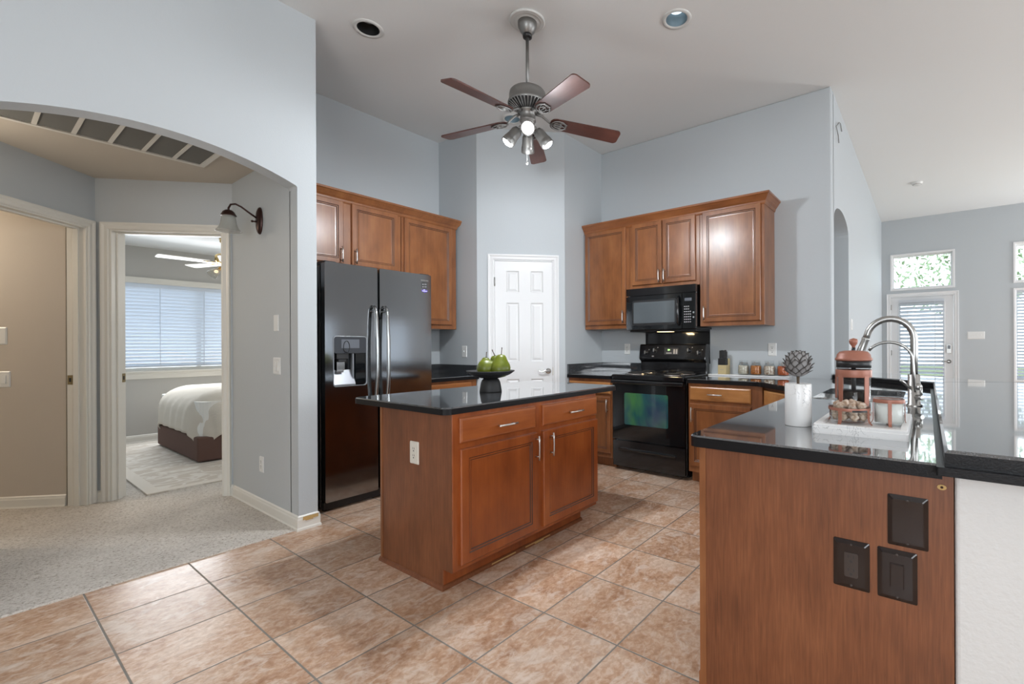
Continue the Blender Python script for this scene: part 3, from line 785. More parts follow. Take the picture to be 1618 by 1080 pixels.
plate(TH, -3.700, 1.375, .075, .115, 'blank', 'blank white cover plate on the hall wall, upper one of the column beside the arch', 'wall plate', 'blank_plate')
plate(TH, -3.694, 1.075, .118, .118, 'rocker2', 'white double rocker switch on the hall wall below the blank plate', 'light switch', 'light_switch')
plate(TH, -3.974, .347, .072, .115, 'outlet', 'white wall outlet low on the hall wall under the switches', 'outlet', 'wall_outlet')
plate(TR_, 1.74, 1.30, .165, .13, 'blank2', 'blank white double plate on the beige side room wall above the rocker switch', 'wall plate', 'blank_plate')
plate(TR_, 1.78, .975, .125, .12, 'rocker2', 'white double rocker switch on the beige side room wall at left edge', 'light switch', 'light_switch')
TPL = FR((3.10, 0, 0), (-1, 0))
plate(TPL, -3.899, 1.150, .074, .118, 'switch1', 'single toggle light switch on the wall left of the pantry door', 'light switch', 'light_switch')
TST = FR((4.39, 0, 0), (-1, 0))
plate(TST, -2.716, 1.165, .072, .116, 'outlet', 'white outlet on the wall left of the black range', 'outlet', 'wall_outlet')
plate(TST, -1.153, 1.163, .074, .118, 'outlet', 'white outlet on the wall above the glass jars of beans', 'outlet', 'wall_outlet')
plate(TB, .660, 1.343, .225, .125, 'switch4', 'wide white four toggle switch plate on the grey wall right of the exterior door', 'light switch', 'light_switch')
TLV = FR((0, .66, 0), (0, -1))
plate(TLV, 5.66, 1.42, .12, .12, 'rocker2', 'white switch plate on the living wall right of the arched opening, upper of two', 'light switch', 'light_switch')
plate(TLV, 5.66, 1.21, .12, .12, 'blank2', 'white cover plate on the living wall right of the arched opening, lower of two', 'wall plate', 'blank_plate')

# return-air grille in the hall ceiling
gr = thing('ceiling_vent', (.5, 4.0, ZH), 'large return-air grille with grey filter cells in the hall ceiling behind the arch', 'vent')
gx0, gx1, gy0, gy1 = -.20, 1.075, 3.62, 4.285
b = B().prism(rect(gx0 - .0, gy0, gx1, gy1), ZH - .012, ZH - .001, holes=[rect(gx0 + .03, gy0 + .03, gx1 - .03, gy1 - .03)]); b.build('frame', M['trim_old'], gr, .002)
b = B()
for k in range(1, 8):
    x = gx1 - .015 - k * .1555
    if x > gx0 + .05: b.box((x - .010, gy0 + .03, ZH - .010), (x + .010, gy1 - .03, ZH - .002))
b.build('bar', M['trim_old'], gr)
B().box((gx0 + .03, gy0 + .03, ZH - .004), (gx1 - .03, gy1 - .03, ZH - .001)).build('filter', M['filter'], gr)

# ------------------------------------------------------------------ cabinets
def cabinet(name, T, a0, z0, a1, z1, depth, label, cat, fronts, mats, loc, toe=None, c_face=0.0, group=None):
    """fronts: (kind, a0,z0,a1,z1, pull) with pull = (a, z, vertical) or None. mats = carcass, door, drawer"""
    root = thing(name, loc, label, cat, group)
    b = B()
    if toe:
        b.box((a0, toe, -depth), (a1, z1, 0), 0, T); b.box((a0, 0, -depth), (a1, toe, -.073), 0, T)
    else: b.box((a0, z0, -depth), (a1, z1, 0), 0, T)
    b.build('cabinet_body', mats[0], root, .0015, 1)
    for kind, x0, y0, x1, y1, pl in fronts:
        b = B()
        if kind == 'door': panel_front(b, T, x0, y0, x1, y1); o = b.build('door', [mats[1], M['glaze'], mats[1]], root)
        else: slab_front(b, T, x0, y0, x1, y1); o = b.build('drawer', mats[2], root)
        if pl:
            b = B(); pull(b, T, pl[0], pl[1], .128, pl[2]); b.build('handle', M['pull'], o)
    return root
W3 = (M['wood'], M['wood'], M['wood_x']); W3Y = (M['wood'], M['wood'], M['wood_y'])
TU = FR((0, 3.99, 0), (0, -1))
UC = 'wall cabinets'
cabinet('upper_cabinet', TU, 1.45, 1.865, 2.444, 2.44, .325, 'two-door brown wall cabinet above the refrigerator', 'cabinet',
        [('door', 1.50, 1.90, 1.917, 2.425, (1.895, 1.975, True)), ('door', 1.985, 1.90, 2.408, 2.425, (2.012, 1.975, True))], W3, (1.95, 4.15, 1.865))
cabinet('upper_cabinet', TU, 2.450, 1.38, 3.066, 2.44, .325, 'tall single-door brown wall cabinet between refrigerator and pantry corner', 'cabinet',
        [('door', 2.474, 1.422, 3.005, 2.415, None)], W3, (2.75, 4.15, 1.38))
TV = FR((4.06, 0, 0), (-1, 0))
cabinet('upper_cabinet', TV, -3.052, 1.38, -2.478, 2.44, .325, 'single-door brown wall cabinet left of the microwave', 'cabinet',
        [('door', -3.040, 1.422, -2.518, 2.425, (-2.542, 1.50, True))], W3, (4.2, 2.76, 1.38))
cabinet('upper_cabinet', TV, -2.476, 1.772, -1.716, 2.44, .325, 'short two-door brown wall cabinet above the microwave', 'cabinet',
        [('door', -2.440, 1.812, -2.104, 2.43, (-2.126, 1.885, True)), ('door', -2.094, 1.812, -1.752, 2.43, (-2.070, 1.885, True))], W3, (4.2, 2.1, 1.772))
cabinet('upper_cabinet', TV, -1.714, 1.38, -1.128, 2.44, .325, 'single-door brown wall cabinet right of the microwave, shiny door', 'cabinet',
        [('door', -1.682, 1.418, -1.157, 2.43, (-1.662, 1.50, True))], W3, (4.2, 1.42, 1.38))
CROWN = ((0, 2.415), (.005, 2.418), (.009, 2.428), (.012, 2.442), (.024, 2.456), (.030, 2.466), (.046, 2.488), (.054, 2.494), (.054, 2.510), (0, 2.510))
b = B(); base_run(b, [(1.45, 3.990), (3.067, 3.990), (3.067, 4.318)], 0, CROWN)
b.box((1.45, 3.99, 2.44), (3.067, 4.318, 2.505))
tag(b.build('crown_molding', M['wood']), 'brown crown molding along the tops of the cabinets over the refrigerator', 'molding')
b = B(); base_run(b, [(4.06, 3.054), (4.06, 1.127), (4.388, 1.127)], 0, CROWN)
b.box((4.06, 1.127, 2.44), (4.388, 3.054, 2.505))
tag(b.build('crown_molding', M['crown']), 'brown crown molding along the tops of the cabinets over the microwave', 'molding')

TB1 = FR((3.776, 0, 0), (-1, 0))
cabinet('base_cabinet', TB1, -1.705, 0, -1.07, .875, .60, 'brown base cabinet with drawer and door just right of the range', 'cabinet',
        [('drawer', -1.688, .727, -1.157, .848, (-1.452, .785, False)), ('door', -1.688, .155, -1.157, .698, (-1.686 + .022, .604, True))], W3Y, (4.1, 1.4, 0), toe=.10)
cabinet('base_cabinet', TB1, -3.055, 0, -2.512, .875, .60, 'brown base cabinet with drawer and door just left of the range', 'cabinet',
        [('drawer', -3.045, .727, -2.527, .842, (-2.79, .785, False)), ('door', -3.045, .145, -2.525, .70, (-2.553, .616, True))], W3Y, (4.1, 2.8, 0), toe=.10)
TB2 = FR((0, 3.70, 0), (0, -1))
cabinet('base_cabinet', TB2, 2.47, 0, 3.085, .875, .60, 'brown base cabinet tucked between refrigerator and pantry door', 'cabinet',
        [('drawer', 2.49, .727, 3.01, .850, None), ('door', 2.49, .145, 3.01, .70, None)], W3, (2.8, 4.0, 0), toe=.10)
# diagonal corner unit under the counter bend
p0 = Vector((3.776, 1.068)); p1 = Vector((3.33, .622)); nn = Vector((-.7071, .7071))
TC = FR((p0.x, p0.y, 0), nn); LC = (p1 - p0).length
cab = thing('corner_cabinet', (3.9, .9, 0), 'brown diagonal corner cabinet with a plain drawer front under the counter bend', 'cabinet')
b = B().prism([(3.776, 1.068), (3.33, .622), (3.33, -.02), (3.80, -.02), (4.36, .655), (4.36, 1.068)], .10, .73)
b.prism([(3.776, 1.068), (3.50, .792), (3.52, .772), (4.36, .772), (4.36, 1.068)], .73, .875)
b.box((0, .73, -.02), (LC, .875, 0), 0, TC)
b.build('cabinet_body', M['wood'], cab)
b = B(); slab_front(b, TC, .045, .727, LC - .045, .848); b.build('drawer', M['wood_y'], cab)
b = B(); panel_front(b, TC, .045, .15, LC / 2 - .003, .70); b.build('door', [M['wood'], M['glaze'], M['wood']], cab)
b = B(); panel_front(b, TC, LC / 2 + .003, .15, LC - .045, .70); b.build('door', [M['wood'], M['glaze'], M['wood']], cab)

# sink-side run of the peninsula, its end panel faces the camera
TE = FR((1.477, 0, 0), (-1, 0))        # a = -Y
pen = thing('peninsula_cabinet', (2.4, .3, 0), 'large brown wood-grain end cabinet of the sink counter in the right foreground', 'cabinet')
B().box((1.490, -.052, .10), (3.328, .600, .73)).box((1.490, -.052, 0), (3.328, .54, .10)).box((1.490, -.052, .73), (2.60, .600, .875)).build('cabinet_body', M['wood'], pen)
B().box((-.606, 0, -.013), (.054, .875, 0), 0, TE).build('end_panel', M['laminate'], pen)
B().prism([(-.628, .105), (-.628, .875), (-.606, .875), (-.606, 0), (-.632, 0), (-.632, .105)], -.013, .0025, T=TE).build('edge_strip', M['wood'], pen, .001)
for k in range(3):
    b = B(); x0 = 1.52 + k * .60; panel_front(b, FR((0, .600, 0), (0, 1)), -(x0 + .57), .15, -x0, .70); o = b.build('door', [M['wood'], M['glaze'], M['wood']], pen)
plate(TE, -.175, .590, .090, .135, 'outlet', None, None, 'outlet_plate', 'brownplastic', pen, minsert='browninsert', t=.009)
plate(TE, -.043, .738, .090, .136, 'blank', None, None, 'cover_plate', 'brownplastic', pen, t=.009)
plate(TE, -.067, .590, .090, .135, 'rocker', None, None, 'switch_plate', 'brownplastic', pen, minsert='brownplastic', t=.009)
b = B().prism([(.010 * math.cos(q * PI / 5), .007 * math.sin(q * PI / 5)) for q in range(10)], 0, .002, T=TE @ Matrix.Translation((.030, .842, 0)))
b.lathe([(.0035, .0018), (.003, .003), (0, .003)], (0, 0, 0), 8, 1, TE @ Matrix.Translation((.030, .842, 0)))
tag(b.build('screw_cap', [M['tan'], M['bronze']], pen), 'tan chipped screw hole')

# island
TI = FR((0, 1.882, 0), (0, -1))
isl = thing('kitchen_island', (2.02, 2.2, 0), 'reddish brown island cabinet with two drawers and two doors in mid-floor', 'island')
B().box((1.420, 1.882, .10), (2.620, 2.516, .876)).box((1.420, 1.955, 0), (2.535, 2.516, .10)).build('cabinet_body', M['wood_red'], isl, .0015, 1)
b = B().prism([(-2.516, 0), (-1.957, 0), (-1.957, .10), (-1.884, .10), (-1.884, .876), (-2.516, .876)], 0, .004, T=FR((1.420, 0, 0), (-1, 0)))
b.build('end_panel', M['laminate'], isl)
B().box((1.412, 2.500, .0), (1.419, 2.520, .876)).build('corner_strip', M['wood'], isl, .001)
b = B(); base_run(b, [(1.417, 2.525), (1.417, 1.955), (2.537, 1.955)], 0, ((0, 0), (.014, 0), (.014, .008), (.009, .018), (0, .022)))
o = b.build('shoe_molding', M['laminate'], isl)
b = B().box((1.72, 1.9400, .010), (1.90, 1.9415, .0165)).box((1.98, 1.9400, .011), (2.20, 1.9415, .0165)).box((2.06, 1.9398, .004), (2.14, 1.9412, .010))
tag(b.build('worn_edge', M['tan'], o), 'tan scuffed streaks on the toe molding')
for (x0, x1, px_, vx) in ((1.455, 1.998, 1.752, 2.012 - .022), (2.058, 2.612, 2.352, 2.066 + .052)):
    b = B(); slab_front(b, TI, x0, .729, x1, .853); o = b.build('drawer', M['wood_red_x'], isl)
    b = B(); pull(b, TI, px_, .784, .135, False); b.build('handle', M['pull'], o)
    b = B(); panel_front(b, TI, x0 + .002, .125, x1 + (.012 if x0 < 2 else .004), .698, fw=.062); o = b.build('door', [M['wood_red'], M['glaze'], M['wood_red']], isl)
    b = B(); pull(b, TI, vx, .612, .140, True); b.build('handle', M['pull'], o)
plate(FR((1.416, 0, 0), (-1, 0)), -2.190, .650, .076, .118, 'outlet', None, None, 'outlet_plate', 'almond', isl)
b = B().prism(rpoly([(1.365, 1.862), (2.872, 1.862), (2.872, 2.735), (1.365, 2.735)], [.045, .04, .04, .045], 6), .877, .912, cham=.006, ms=1)
tag(b.build('countertop', GR, bevel=.002), 'polished black granite top of the island, with rounded corners', 'countertop')

# counters on the walls
ct = thing('countertop', (2.78, 4.0, .875), 'short black granite counter between refrigerator and pantry door', 'countertop')
B().prism([(2.462, 3.675), (3.100, 3.675), (3.100, 4.32), (2.462, 4.32)], .875, .912, cham=.005, ms=1).build('slab', GR, ct)
B().box((2.462, 4.300, .912), (3.080, 4.32, 1.014)).box((3.080, 3.70, .912), (3.100, 4.32, 1.014)).build('backsplash', M['granite'], ct, .002)
ct = thing('countertop', (4.07, 2.8, .875), 'small black granite counter left of the range, backsplash in the corner', 'countertop')
B().prism([(3.748, 2.512), (4.39, 2.512), (4.39, 3.06), (3.748, 3.06)], .875, .912, cham=.005, ms=1).build('slab', GR, ct)
B().box((4.370, 2.512, .912), (4.39, 3.040, 1.014)).box((3.748, 3.040, .912), (4.39, 3.06, 1.014)).build('backsplash', M['granite'], ct, .002)
SK = (2.74, .105, 3.48, .525)
cpoly = rpoly([(3.748, 1.706), (3.748, 1.10), (3.295, .647), (1.422, .647), (1.422, -.030), (3.832, -.030), (4.388, .664), (4.388, 1.706)], [0, .15, .15, .035, 0, 0, 0, 0], 6)
b = B().prism(cpoly, .875, .912, holes=[rect(*SK, .06)], cham=.005, ms=1)
tag(b.build('countertop', GR), 'long black granite sink counter running from the range to the foreground', 'countertop')
# raised bar top
bar = thing('bar_top', (2.6, -.3, .893), 'raised glossy black granite bar top along the right side of the sink counter', 'bar top')
bp = [(1.395, -.034), (1.395, -.62), (3.98, -.62), (4.07, -.46), (4.53, .04), (4.98, .50), (4.98, .655), (4.385, .655), (3.830, -.034)]
B().prism(bp, .914, .953, cham=.007, ms=1).build('slab', GR, bar)
B().prism(inset(list(reversed(bp)), .016), .893, .914).build('lower_edge', M['granite_edge'], bar, .003)
b = B().box((0, -.0006, 0), (.49, .0006, .0004), 0, Matrix.Translation((3.832, -.036, .953)) @ Matrix.Rotation(math.atan2(-.43, .235), 4, 'Z')); b.build('seam', M['slot'], bar)

# sink
sk = thing('sink', (3.1, .3, .75), 'stainless steel double-bowl sink set in the black counter behind the coffee press', 'sink')
for x0, x1 in ((SK[0] - .01, 3.16), (3.18, SK[2] + .01)):
    lo = [[(p[0], p[1], z) for p in rect(x0 + i, SK[1] - .01 + i, x1 - i, SK[3] + .01 - i, .06)] for i, z in ((0, .874), (0, .873), (.004, .80), (.012, .765), (.05, .752))]
    lo = [list(reversed(q)) for q in lo]
    B().loft(lo, 0, True, None, False, True).build('bowl', M['sinksteel'], sk)
B().box((3.158, SK[1] - .01, .80), (3.182, SK[3] + .01, .873)).build('divider', M['sinksteel'], sk, .003)

# faucet
fx, fy = 2.69, .050
fc = thing('faucet', (fx, fy, .912), 'tall brushed nickel gooseneck faucet with a second thin spout', 'faucet')
b = B().lathe([(.033, .912), (.033, .918), (.026, .922), (.025, 1.062), (.0215, 1.064)], (fx, fy, 0), 24); b.build('base', M['steel'], fc)
arc = [(fx, fy, 1.06), (fx, fy, 1.16), (fx, fy, 1.235)]
rr = .098
for k in range(1, 15):
    t = PI * k / 14 * .93; arc.append((fx, fy + rr - rr * math.cos(t), 1.235 + rr * math.sin(t)))
e = Vector(arc[-1]); d = (Vector(arc[-1]) - Vector(arc[-2])).normalized(); arc.append(tuple(e + d * .02))
B().tube(arc, .0155, 14).build('spout', M['steel'], fc)
e = Vector(arc[-1]); b = B().tube([e - d * .004, e + d * .004, e + d * .012, e + d * .05, e + d * .085, e + d * .090], [.018, .0185, .0165, .0185, .0225, .021], 16); b.build('spray_head', M['steel'], fc)
ar2 = [(fx - .020, fy - .004, .98), (fx - .024, fy + .002, 1.08), (fx - .024, fy + .004, 1.13)]
for k in range(1, 13):
    t = PI * k / 12 * .82; ar2.append((fx - .024, fy + .004 + .098 - .098 * math.cos(t), 1.13 + .088 * math.sin(t)))
B().tube(ar2, .0068, 10).build('filter_spout', M['steel'], fc)
b = B().tube([(fx - .015, fy + .015, 1.000), (fx - .055, fy + .050, 1.035), (fx - .058, fy + .053, 1.037)], [.0075, .0072, .004], 10); b.build('lever', M['steel'], fc)
b = B().tube([(fx - .012, fy - .005, .955), (fx - .045, fy - .030, .957), (fx - .048, fy - .033, .957)], [.013, .012, .010], 12); b.tube([(fx - .040, fy - .028, .960), (fx - .040, fy - .028, 1.008)], .0055, 8); b.build('side_lever', M['steel'], fc)
B().ball((fx - .012, fy - .014, 1.005), .019, 14, 10).build('joint', M['steel'], fc)

# ------------------------------------------------------------------ refrigerator
rf = thing('refrigerator', (2.0, 3.9, 0), 'black stainless side-by-side refrigerator with an ice and water dispenser', 'refrigerator')
TF = FR((0, 3.530, 0), (0, -1))
B().box((1.566, 3.605, .03), (2.448, 4.30, 1.805)).build('body', M['black'], rf, .004)
B().box((1.575, 3.575, .012), (2.440, 3.66, .070)).build('base_grille', M['blackmatte'], rf, .003)
for x in (1.60, 2.41): B().lathe([(.016, 0), (.016, .03)], (x, 3.62, 0), 12, cap0=True).build('foot', M['rubber'], rf)
for x0, x1 in ((1.572, 1.66), (2.355, 2.442)):
    B().box((x0, 3.545, 1.806), (x1, 3.72, 1.836)).build('hinge_cover', M['blackmatte'], rf, .008)
DX0, DX1, DZ0, DZ1 = 1.624, 1.874, .910, 1.286
ld = B().prism(rect(1.568, .076, 1.962, 1.826, .012, 4), -.058, 0, holes=[rect(DX0 + .004, DZ0 + .004, DX1 - .004, DZ1 - .004, .014)], T=TF).build('door', M['steelblack'], rf, .004)
rd = B().prism(rect(1.980, .076, 2.448, 1.826, .012, 4), -.058, 0, T=TF).build('door', M['steelblack'], rf, .004)
B().box((1.575, 3.588, .085), (2.442, 3.606, 1.80)).build('gasket', M['rubberseal'], rf)
for dd, x, s in ((ld, 1.925, 1), (rd, 2.016, -1)):
    pts = [(x, .765, .012), (x, .785, .036), (x, .84, .050), (x, .93, .060), (x, 1.05, .065), (x, 1.25, .062), (x, 1.42, .052), (x, 1.500, .040), (x, 1.522, .012)]
    b = B().tube(pts, [.013, .014, .014, .014, .014, .014, .014, .014, .013], 14, 0, TF)
    for z in (.80, 1.485): b.tube([(x, z, 0), (x, z, .045)], .010, 10, 0, TF)
    b.build('handle', M['fridgehandle'], dd)
# dispenser in the left door
b = B().loft([[(x, y, c) for x, y in rect(DX0 + i, DZ0 + i, DX1 - i, DZ1 - i, .02)] for i, c in ((0, -.002), (0, .004), (.003, .005), (.006, .002), (.006, -.004))], 0, False, TF, False, False)
b.prism(rect(DX0 + .006, 1.158, DX1 - .006, DZ1 - .006, .014), -.012, .003, m=1, T=TF)
dp = b.build('dispenser', [M['dispgrey'], M['dispdark']], ld)
B().prism(rect(1.682, 1.196, 1.815, 1.262, .002), .003, .0036, T=TF).build('dispenser_screen', M['screen'], dp)
b = B()
b.box((DX0 + .004, DZ0 + .004, -.0572), (DX1 - .004, 1.158, -.0565), 0, TF)
b.box((1.79, DZ0 + .01, -.056), (DX1 - .006, 1.156, -.006), 0, TF)
b.build('dispenser_cavity', M['blackglass'], dp)
b = B().prism([(0, 0), (.052, 0), (.052, .008), (0, .115)], 0, .155, T=Matrix.Translation((DX0 + .008, 3.530 + .052, DZ0 + .008)) @ Matrix(((0, 0, 1, 0), (-1, 0, 0, 0), (0, 1, 0, 0), (0, 0, 0, 1))))
b.box((DX0 + .150, DZ0 + .008, -.05), (DX0 + .160, 1.155, -.018), 0, TF)
b.build('drip_tray', M['dispgrey'], dp)
b = B().box((DX0 + .03, 1.115, -.05), (DX0 + .115, 1.158, -.010), 0, TF); b.box((DX0 + .045, 1.095, -.045), (DX0 + .10, 1.115, -.015), 0, TF)
b.build('chute', M['blackmatte'], dp, .003)
b = B().box((DX0 + .04, 1.030, -.040), (DX0 + .10, 1.095, -.030), 0, TF); b.box((DX0 + .035, 1.015, -.040), (DX0 + .085, 1.034, -.020), 0, TF)
b.build('paddle', M['chrome'], dp, .003)
b = B().tube([(DX0 + .095 + .022 * math.cos(t), 1.205 + .045 * math.sin(t), .006) for t in [R(-70 + 320 * k / 24) for k in range(25)]], .0022, 6, 0, TF)
b.tube([(DX0 + .100, 1.163, .006), (DX0 + .085, 1.170, .007), (DX0 + .073, 1.185, .006)], .004, 6, 0, TF); b.build('cable_loop', M['blackmatte'], dp)
# stickers and lettering on the right door
b = B().prism(rect(2.355, 1.708, 2.409, 1.757), 0, .0006, T=TF, m=0)
for k in range(2):
    z = 1.744 - k * .022
    b.prism([(2.368 + .0065 * math.cos(q * PI / 6), z - .003 + .0065 * math.sin(q * PI / 6)) for q in range(12)], .0006, .0009, T=TF, m=1)
    for j in range(2): b.box((2.380, z - .006 + j * .007, .0006), (2.403, z - .0025 + j * .007, .0009), 1, TF)
b.build('sticker', [M['slot'], M['greyprint']], rd)
b = B().prism([(2.355, 1.682), (2.362, 1.676), (2.378, 1.674), (2.384, 1.668), (2.390, 1.674), (2.406, 1.676), (2.412, 1.682), (2.412, 1.694), (2.396, 1.696), (2.384, 1.702), (2.372, 1.696), (2.355, 1.694)], 0, .0006, T=TF, m=0)
b.box((2.360, 1.681, .0006), (2.407, 1.687, .0009), 1, TF); b.box((2.374, 1.692, .0006), (2.386, 1.698, .0009), 1, TF)
b.build('badge_sticker', [M['bluesticker'], M['whiteprint']], rd)
def text(s_, size, T, a, z, c, mat, parent, name, ext=.0004):
    cu = bpy.data.curves.new(name, 'FONT'); cu.body = s_; cu.size = size; cu.extrude = ext; cu.align_x = 'CENTER'; cu.align_y = 'CENTER'
    tmp = bpy.data.objects.new('tmp', cu)
    me = tmp.to_mesh().copy()
    bpy.data.objects.remove(tmp); me.materials.clear(); me.materials.append(mat)
    o = bpy.data.objects.new(name, me); COL.objects.link(o)
    o.parent = parent
    off = Vector((0, 0, 0)); q = parent
    while q is not None: off = off + q.location; q = q.parent
    o.matrix_local = Matrix.Translation(-off) @ T @ Matrix.Translation((a, z, c))
    return o
text('SAMSUNG', .016, TF, 2.385, 1.775, .0006, M['pull'], rd, 'lettering')

# ------------------------------------------------------------------ range
rg = thing('range', (4.05, 2.12, 0), 'black freestanding electric range with coil burners and an oven window', 'stove')
TG = FR((3.776, 0, 0), (-1, 0))
RA0, RA1 = -2.508, -1.738
B().box((3.812, 1.740, .035), (4.375, 2.506, .900)).build('body', M['black'], rg, .003)
b = B().box((3.90, 1.76, 0), (4.33, 2.49, .036)); b.build('plinth', M['blackmatte'], rg)
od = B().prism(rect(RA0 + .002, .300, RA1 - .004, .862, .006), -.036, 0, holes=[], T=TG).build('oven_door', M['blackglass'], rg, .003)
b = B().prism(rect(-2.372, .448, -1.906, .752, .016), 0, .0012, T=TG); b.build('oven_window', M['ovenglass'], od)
b = B()
pr_ = [(.838, 0), (.838, .030), (.846, .040), (.866, .040), (.876, .030), (.878, 0)]
b.loft([[(x, z, c) for z, c in pr_] for x in (RA0 + .004, RA1 - .008)], 0, False, TG); b.build('oven_handle', M['black'], od, .003)
dw = B().prism(rect(RA0 + .002, .040, RA1 - .004, .286, .006), -.036, -.002, T=TG).build('drawer', M['black'], rg, .003)
b = B().loft([[(x, z, c) for z, c in ((.190, -.002), (.196, .012), (.206, .016), (.214, .010), (.222, -.002))] for x in (-2.435, -1.83)], 0, False, TG); b.build('drawer_grip', M['black'], dw, .002)
ck = B().prism(rect(3.766, 1.738, 4.31, 2.508, .012), .900, .926, cham=.006).build('cooktop', M['cooktop'], rg)
B().box((3.752, 1.741, .880), (3.79, 2.505, .922)).build('front_rail', M['black'], rg, .006)
for (bx, by, br) in ((3.93, 1.925, .075), (4.17, 1.925, .098), (3.93, 2.325, .098), (4.17, 2.325, .075)):
    bn = B().lathe([(br + .016, .927), (br + .014, .933), (br + .002, .931), (br * .5, .9285), (0.0, .9285)], (bx, by, 0), 32).build('burner', M['drip'], ck)
    sp = []
    for k in range(120):
        t = k / 119; r_ = .022 + (br - .028) * t; sp.append((bx + r_ * math.cos(t * 2 * PI * 4.2), by + r_ * math.sin(t * 2 * PI * 4.2), .941))
    B().tube(sp, .0048, 6).build('coil', M['burner'], bn)
bgp = [(4.380, .92), (4.305, .92), (4.305, 1.035), (4.268, 1.062), (4.270, 1.085), (4.288, 1.205), (4.300, 1.218), (4.380, 1.218)]
def extr_y(b, prof, y0, y1, m=0): b.loft([[(x, y1, z) for x, z in prof], [(x, y0, z) for x, z in prof]], m, False)
b = B(); extr_y(b, bgp, 1.752, 2.494); bgd = b.build('backguard', M['black'], rg, .006)
nB = Vector((-.989, 0, -.148)).normalized()
def onbg(y, z):
    x = 4.270 + (z - 1.085) * (.018 / .12)
    zz = Vector((.148, 0, .989)).normalized(); nx = Vector((-zz.z, 0, zz.x)); uy = Vector((0, -1, 0))
    return Matrix.Translation((x, y, z)) @ Matrix((uy, zz, nx)).transposed().to_4x4()
for (y, z) in ((2.414, 1.130), (2.312, 1.153), (1.928, 1.153), (1.822, 1.130)):
    K = onbg(y, z)
    kn = B().lathe([(.024, 0), (.024, .004), (.019, .008), (.017, .024), (.0, .026)], (0, 0, 0), 24, 0, K).build('knob', M['blackmatte'], bgd)
    B().box((-.0045, -.018, .008), (.0045, .018, .032), 0, K).build('grip', M['steel'] if y > 2.3 and z > 1.14 else M['pewter'], kn, .002)
    b = B()
    for q in range(9):
        t = R(-60 + q * 37.5); b.box((.030 * math.sin(t) - .001, .030 * math.cos(t) - .001, .0001), (.030 * math.sin(t) + .001, .030 * math.cos(t) + .001, .0005), 0, K)
    b.box((.030, .028, .0001), (.040, .033, .0005), 0, K); b.build('dial_print', M['whiteprint'], kn)
K = onbg(2.12, 1.145)
dsp = B().prism(rect(-.080, -.034, .080, .036), 0, .0015, T=K, m=0).build('clock_panel', M['dispdark'], bgd)
text('04', .026, K, -.028, .012, .002, M['green'], dsp, 'clock_digits')
b = B()
for q in range(4): b.box((-.055 + q * .016, -.026, .0015), (-.044 + q * .016, -.014, .002), 0, K)
for q in range(2): b.box((.024 + q * .026, -.028, .0015), (.042 + q * .026, .020, .002), 0, K)
b.build('clock_button', M['greyprint'], dsp)
b = B().box((-.012, -.005, 0), (.012, .005, .0006), 0, onbg(2.33, 1.092)); b.build('nameplate', M['greyprint'], bgd)
tag(B().box((4.384, 1.745, 1.02), (4.389, 2.478, 1.385)).build('backsplash_panel', M['black'], None, .002), 'black panel on the wall between range and microwave', 'backsplash')

# ------------------------------------------------------------------ microwave
mw = thing('microwave', (4.18, 2.1, 1.36), 'black over-the-range microwave under the short wall cabinet', 'microwave')
TM = FR((3.985, 0, 0), (-1, 0)); MA0, MA1 = -2.474, -1.726
B().box((4.012, 1.728, 1.358), (4.382, 2.472, 1.771)).build('body', M['black'], mw, .004)
B().prism(rect(MA0, 1.700, MA1, 1.771, .004), -.028, 0, T=TM).build('vent_panel', M['black'], mw, .004)
md = B().prism(rect(MA0, 1.362, -1.866, 1.692, .006), -.028, 0, T=TM).build('door', M['blackglass'], mw, .005)
b = B().prism(rect(-2.405, 1.402, -1.925, 1.652, .018), 0, .0015, T=TM, m=0); b.prism(rect(-2.388, 1.425, -1.938, 1.632, .004), .0015, .0025, T=TM, m=1); b.build('window', [M['blackmatte'], M['mwglass']], md)
b = B().tube([(-1.893, 1.395, .004), (-1.893, 1.43, .030), (-1.893, 1.53, .040), (-1.893, 1.63, .030), (-1.893, 1.668, .004)], [.008, .013, .015, .013, .008], 12, 0, TM); b.build('handle', M['black'], md)
cp = B().prism(rect(-1.860, 1.362, MA1, 1.692, .006), -.028, -.001, T=TM).build('control_panel', M['blackglass'], mw, .004)
B().box((-1.835, 1.618, -.001), (-1.765, 1.646, .0006), 0, TM).build('display', M['screen'], cp)
for r_ in range(7):
    for c_ in range(4):
        if r_ > 4 and c_ > 2: continue
        if r_ * 4 + c_ > 26: continue
        B().box((-1.842 + c_ * .019, 1.418 + r_ * .024, -.001), (-1.829 + c_ * .019, 1.428 + r_ * .024, .0005), 0, TM).build('button', M['greyprint'], cp)
for z in (1.465, 1.508): B().lathe([(.009, 0), (.009, .001), (0, .001)], (0, 0, 0), 14, 0, TM @ Matrix.Translation((-1.748, z, -.001))).build('button', M['greyprint'], cp)
b = B().box((4.03, 1.74, 1.340), (4.36, 2.46, 1.358)); b.build('underside', M['blackmatte'], mw, .004)
B().box((4.05, 2.02, 1.337), (4.14, 2.16, 1.341)).build('lamp_lens', M['warmlamp'], mw)
light('hood_lamp', 'AREA', (4.10, 2.09, 1.333), 0.9, (1.0, .74, .42), .08, to=(4.22, 2.09, 1.0))

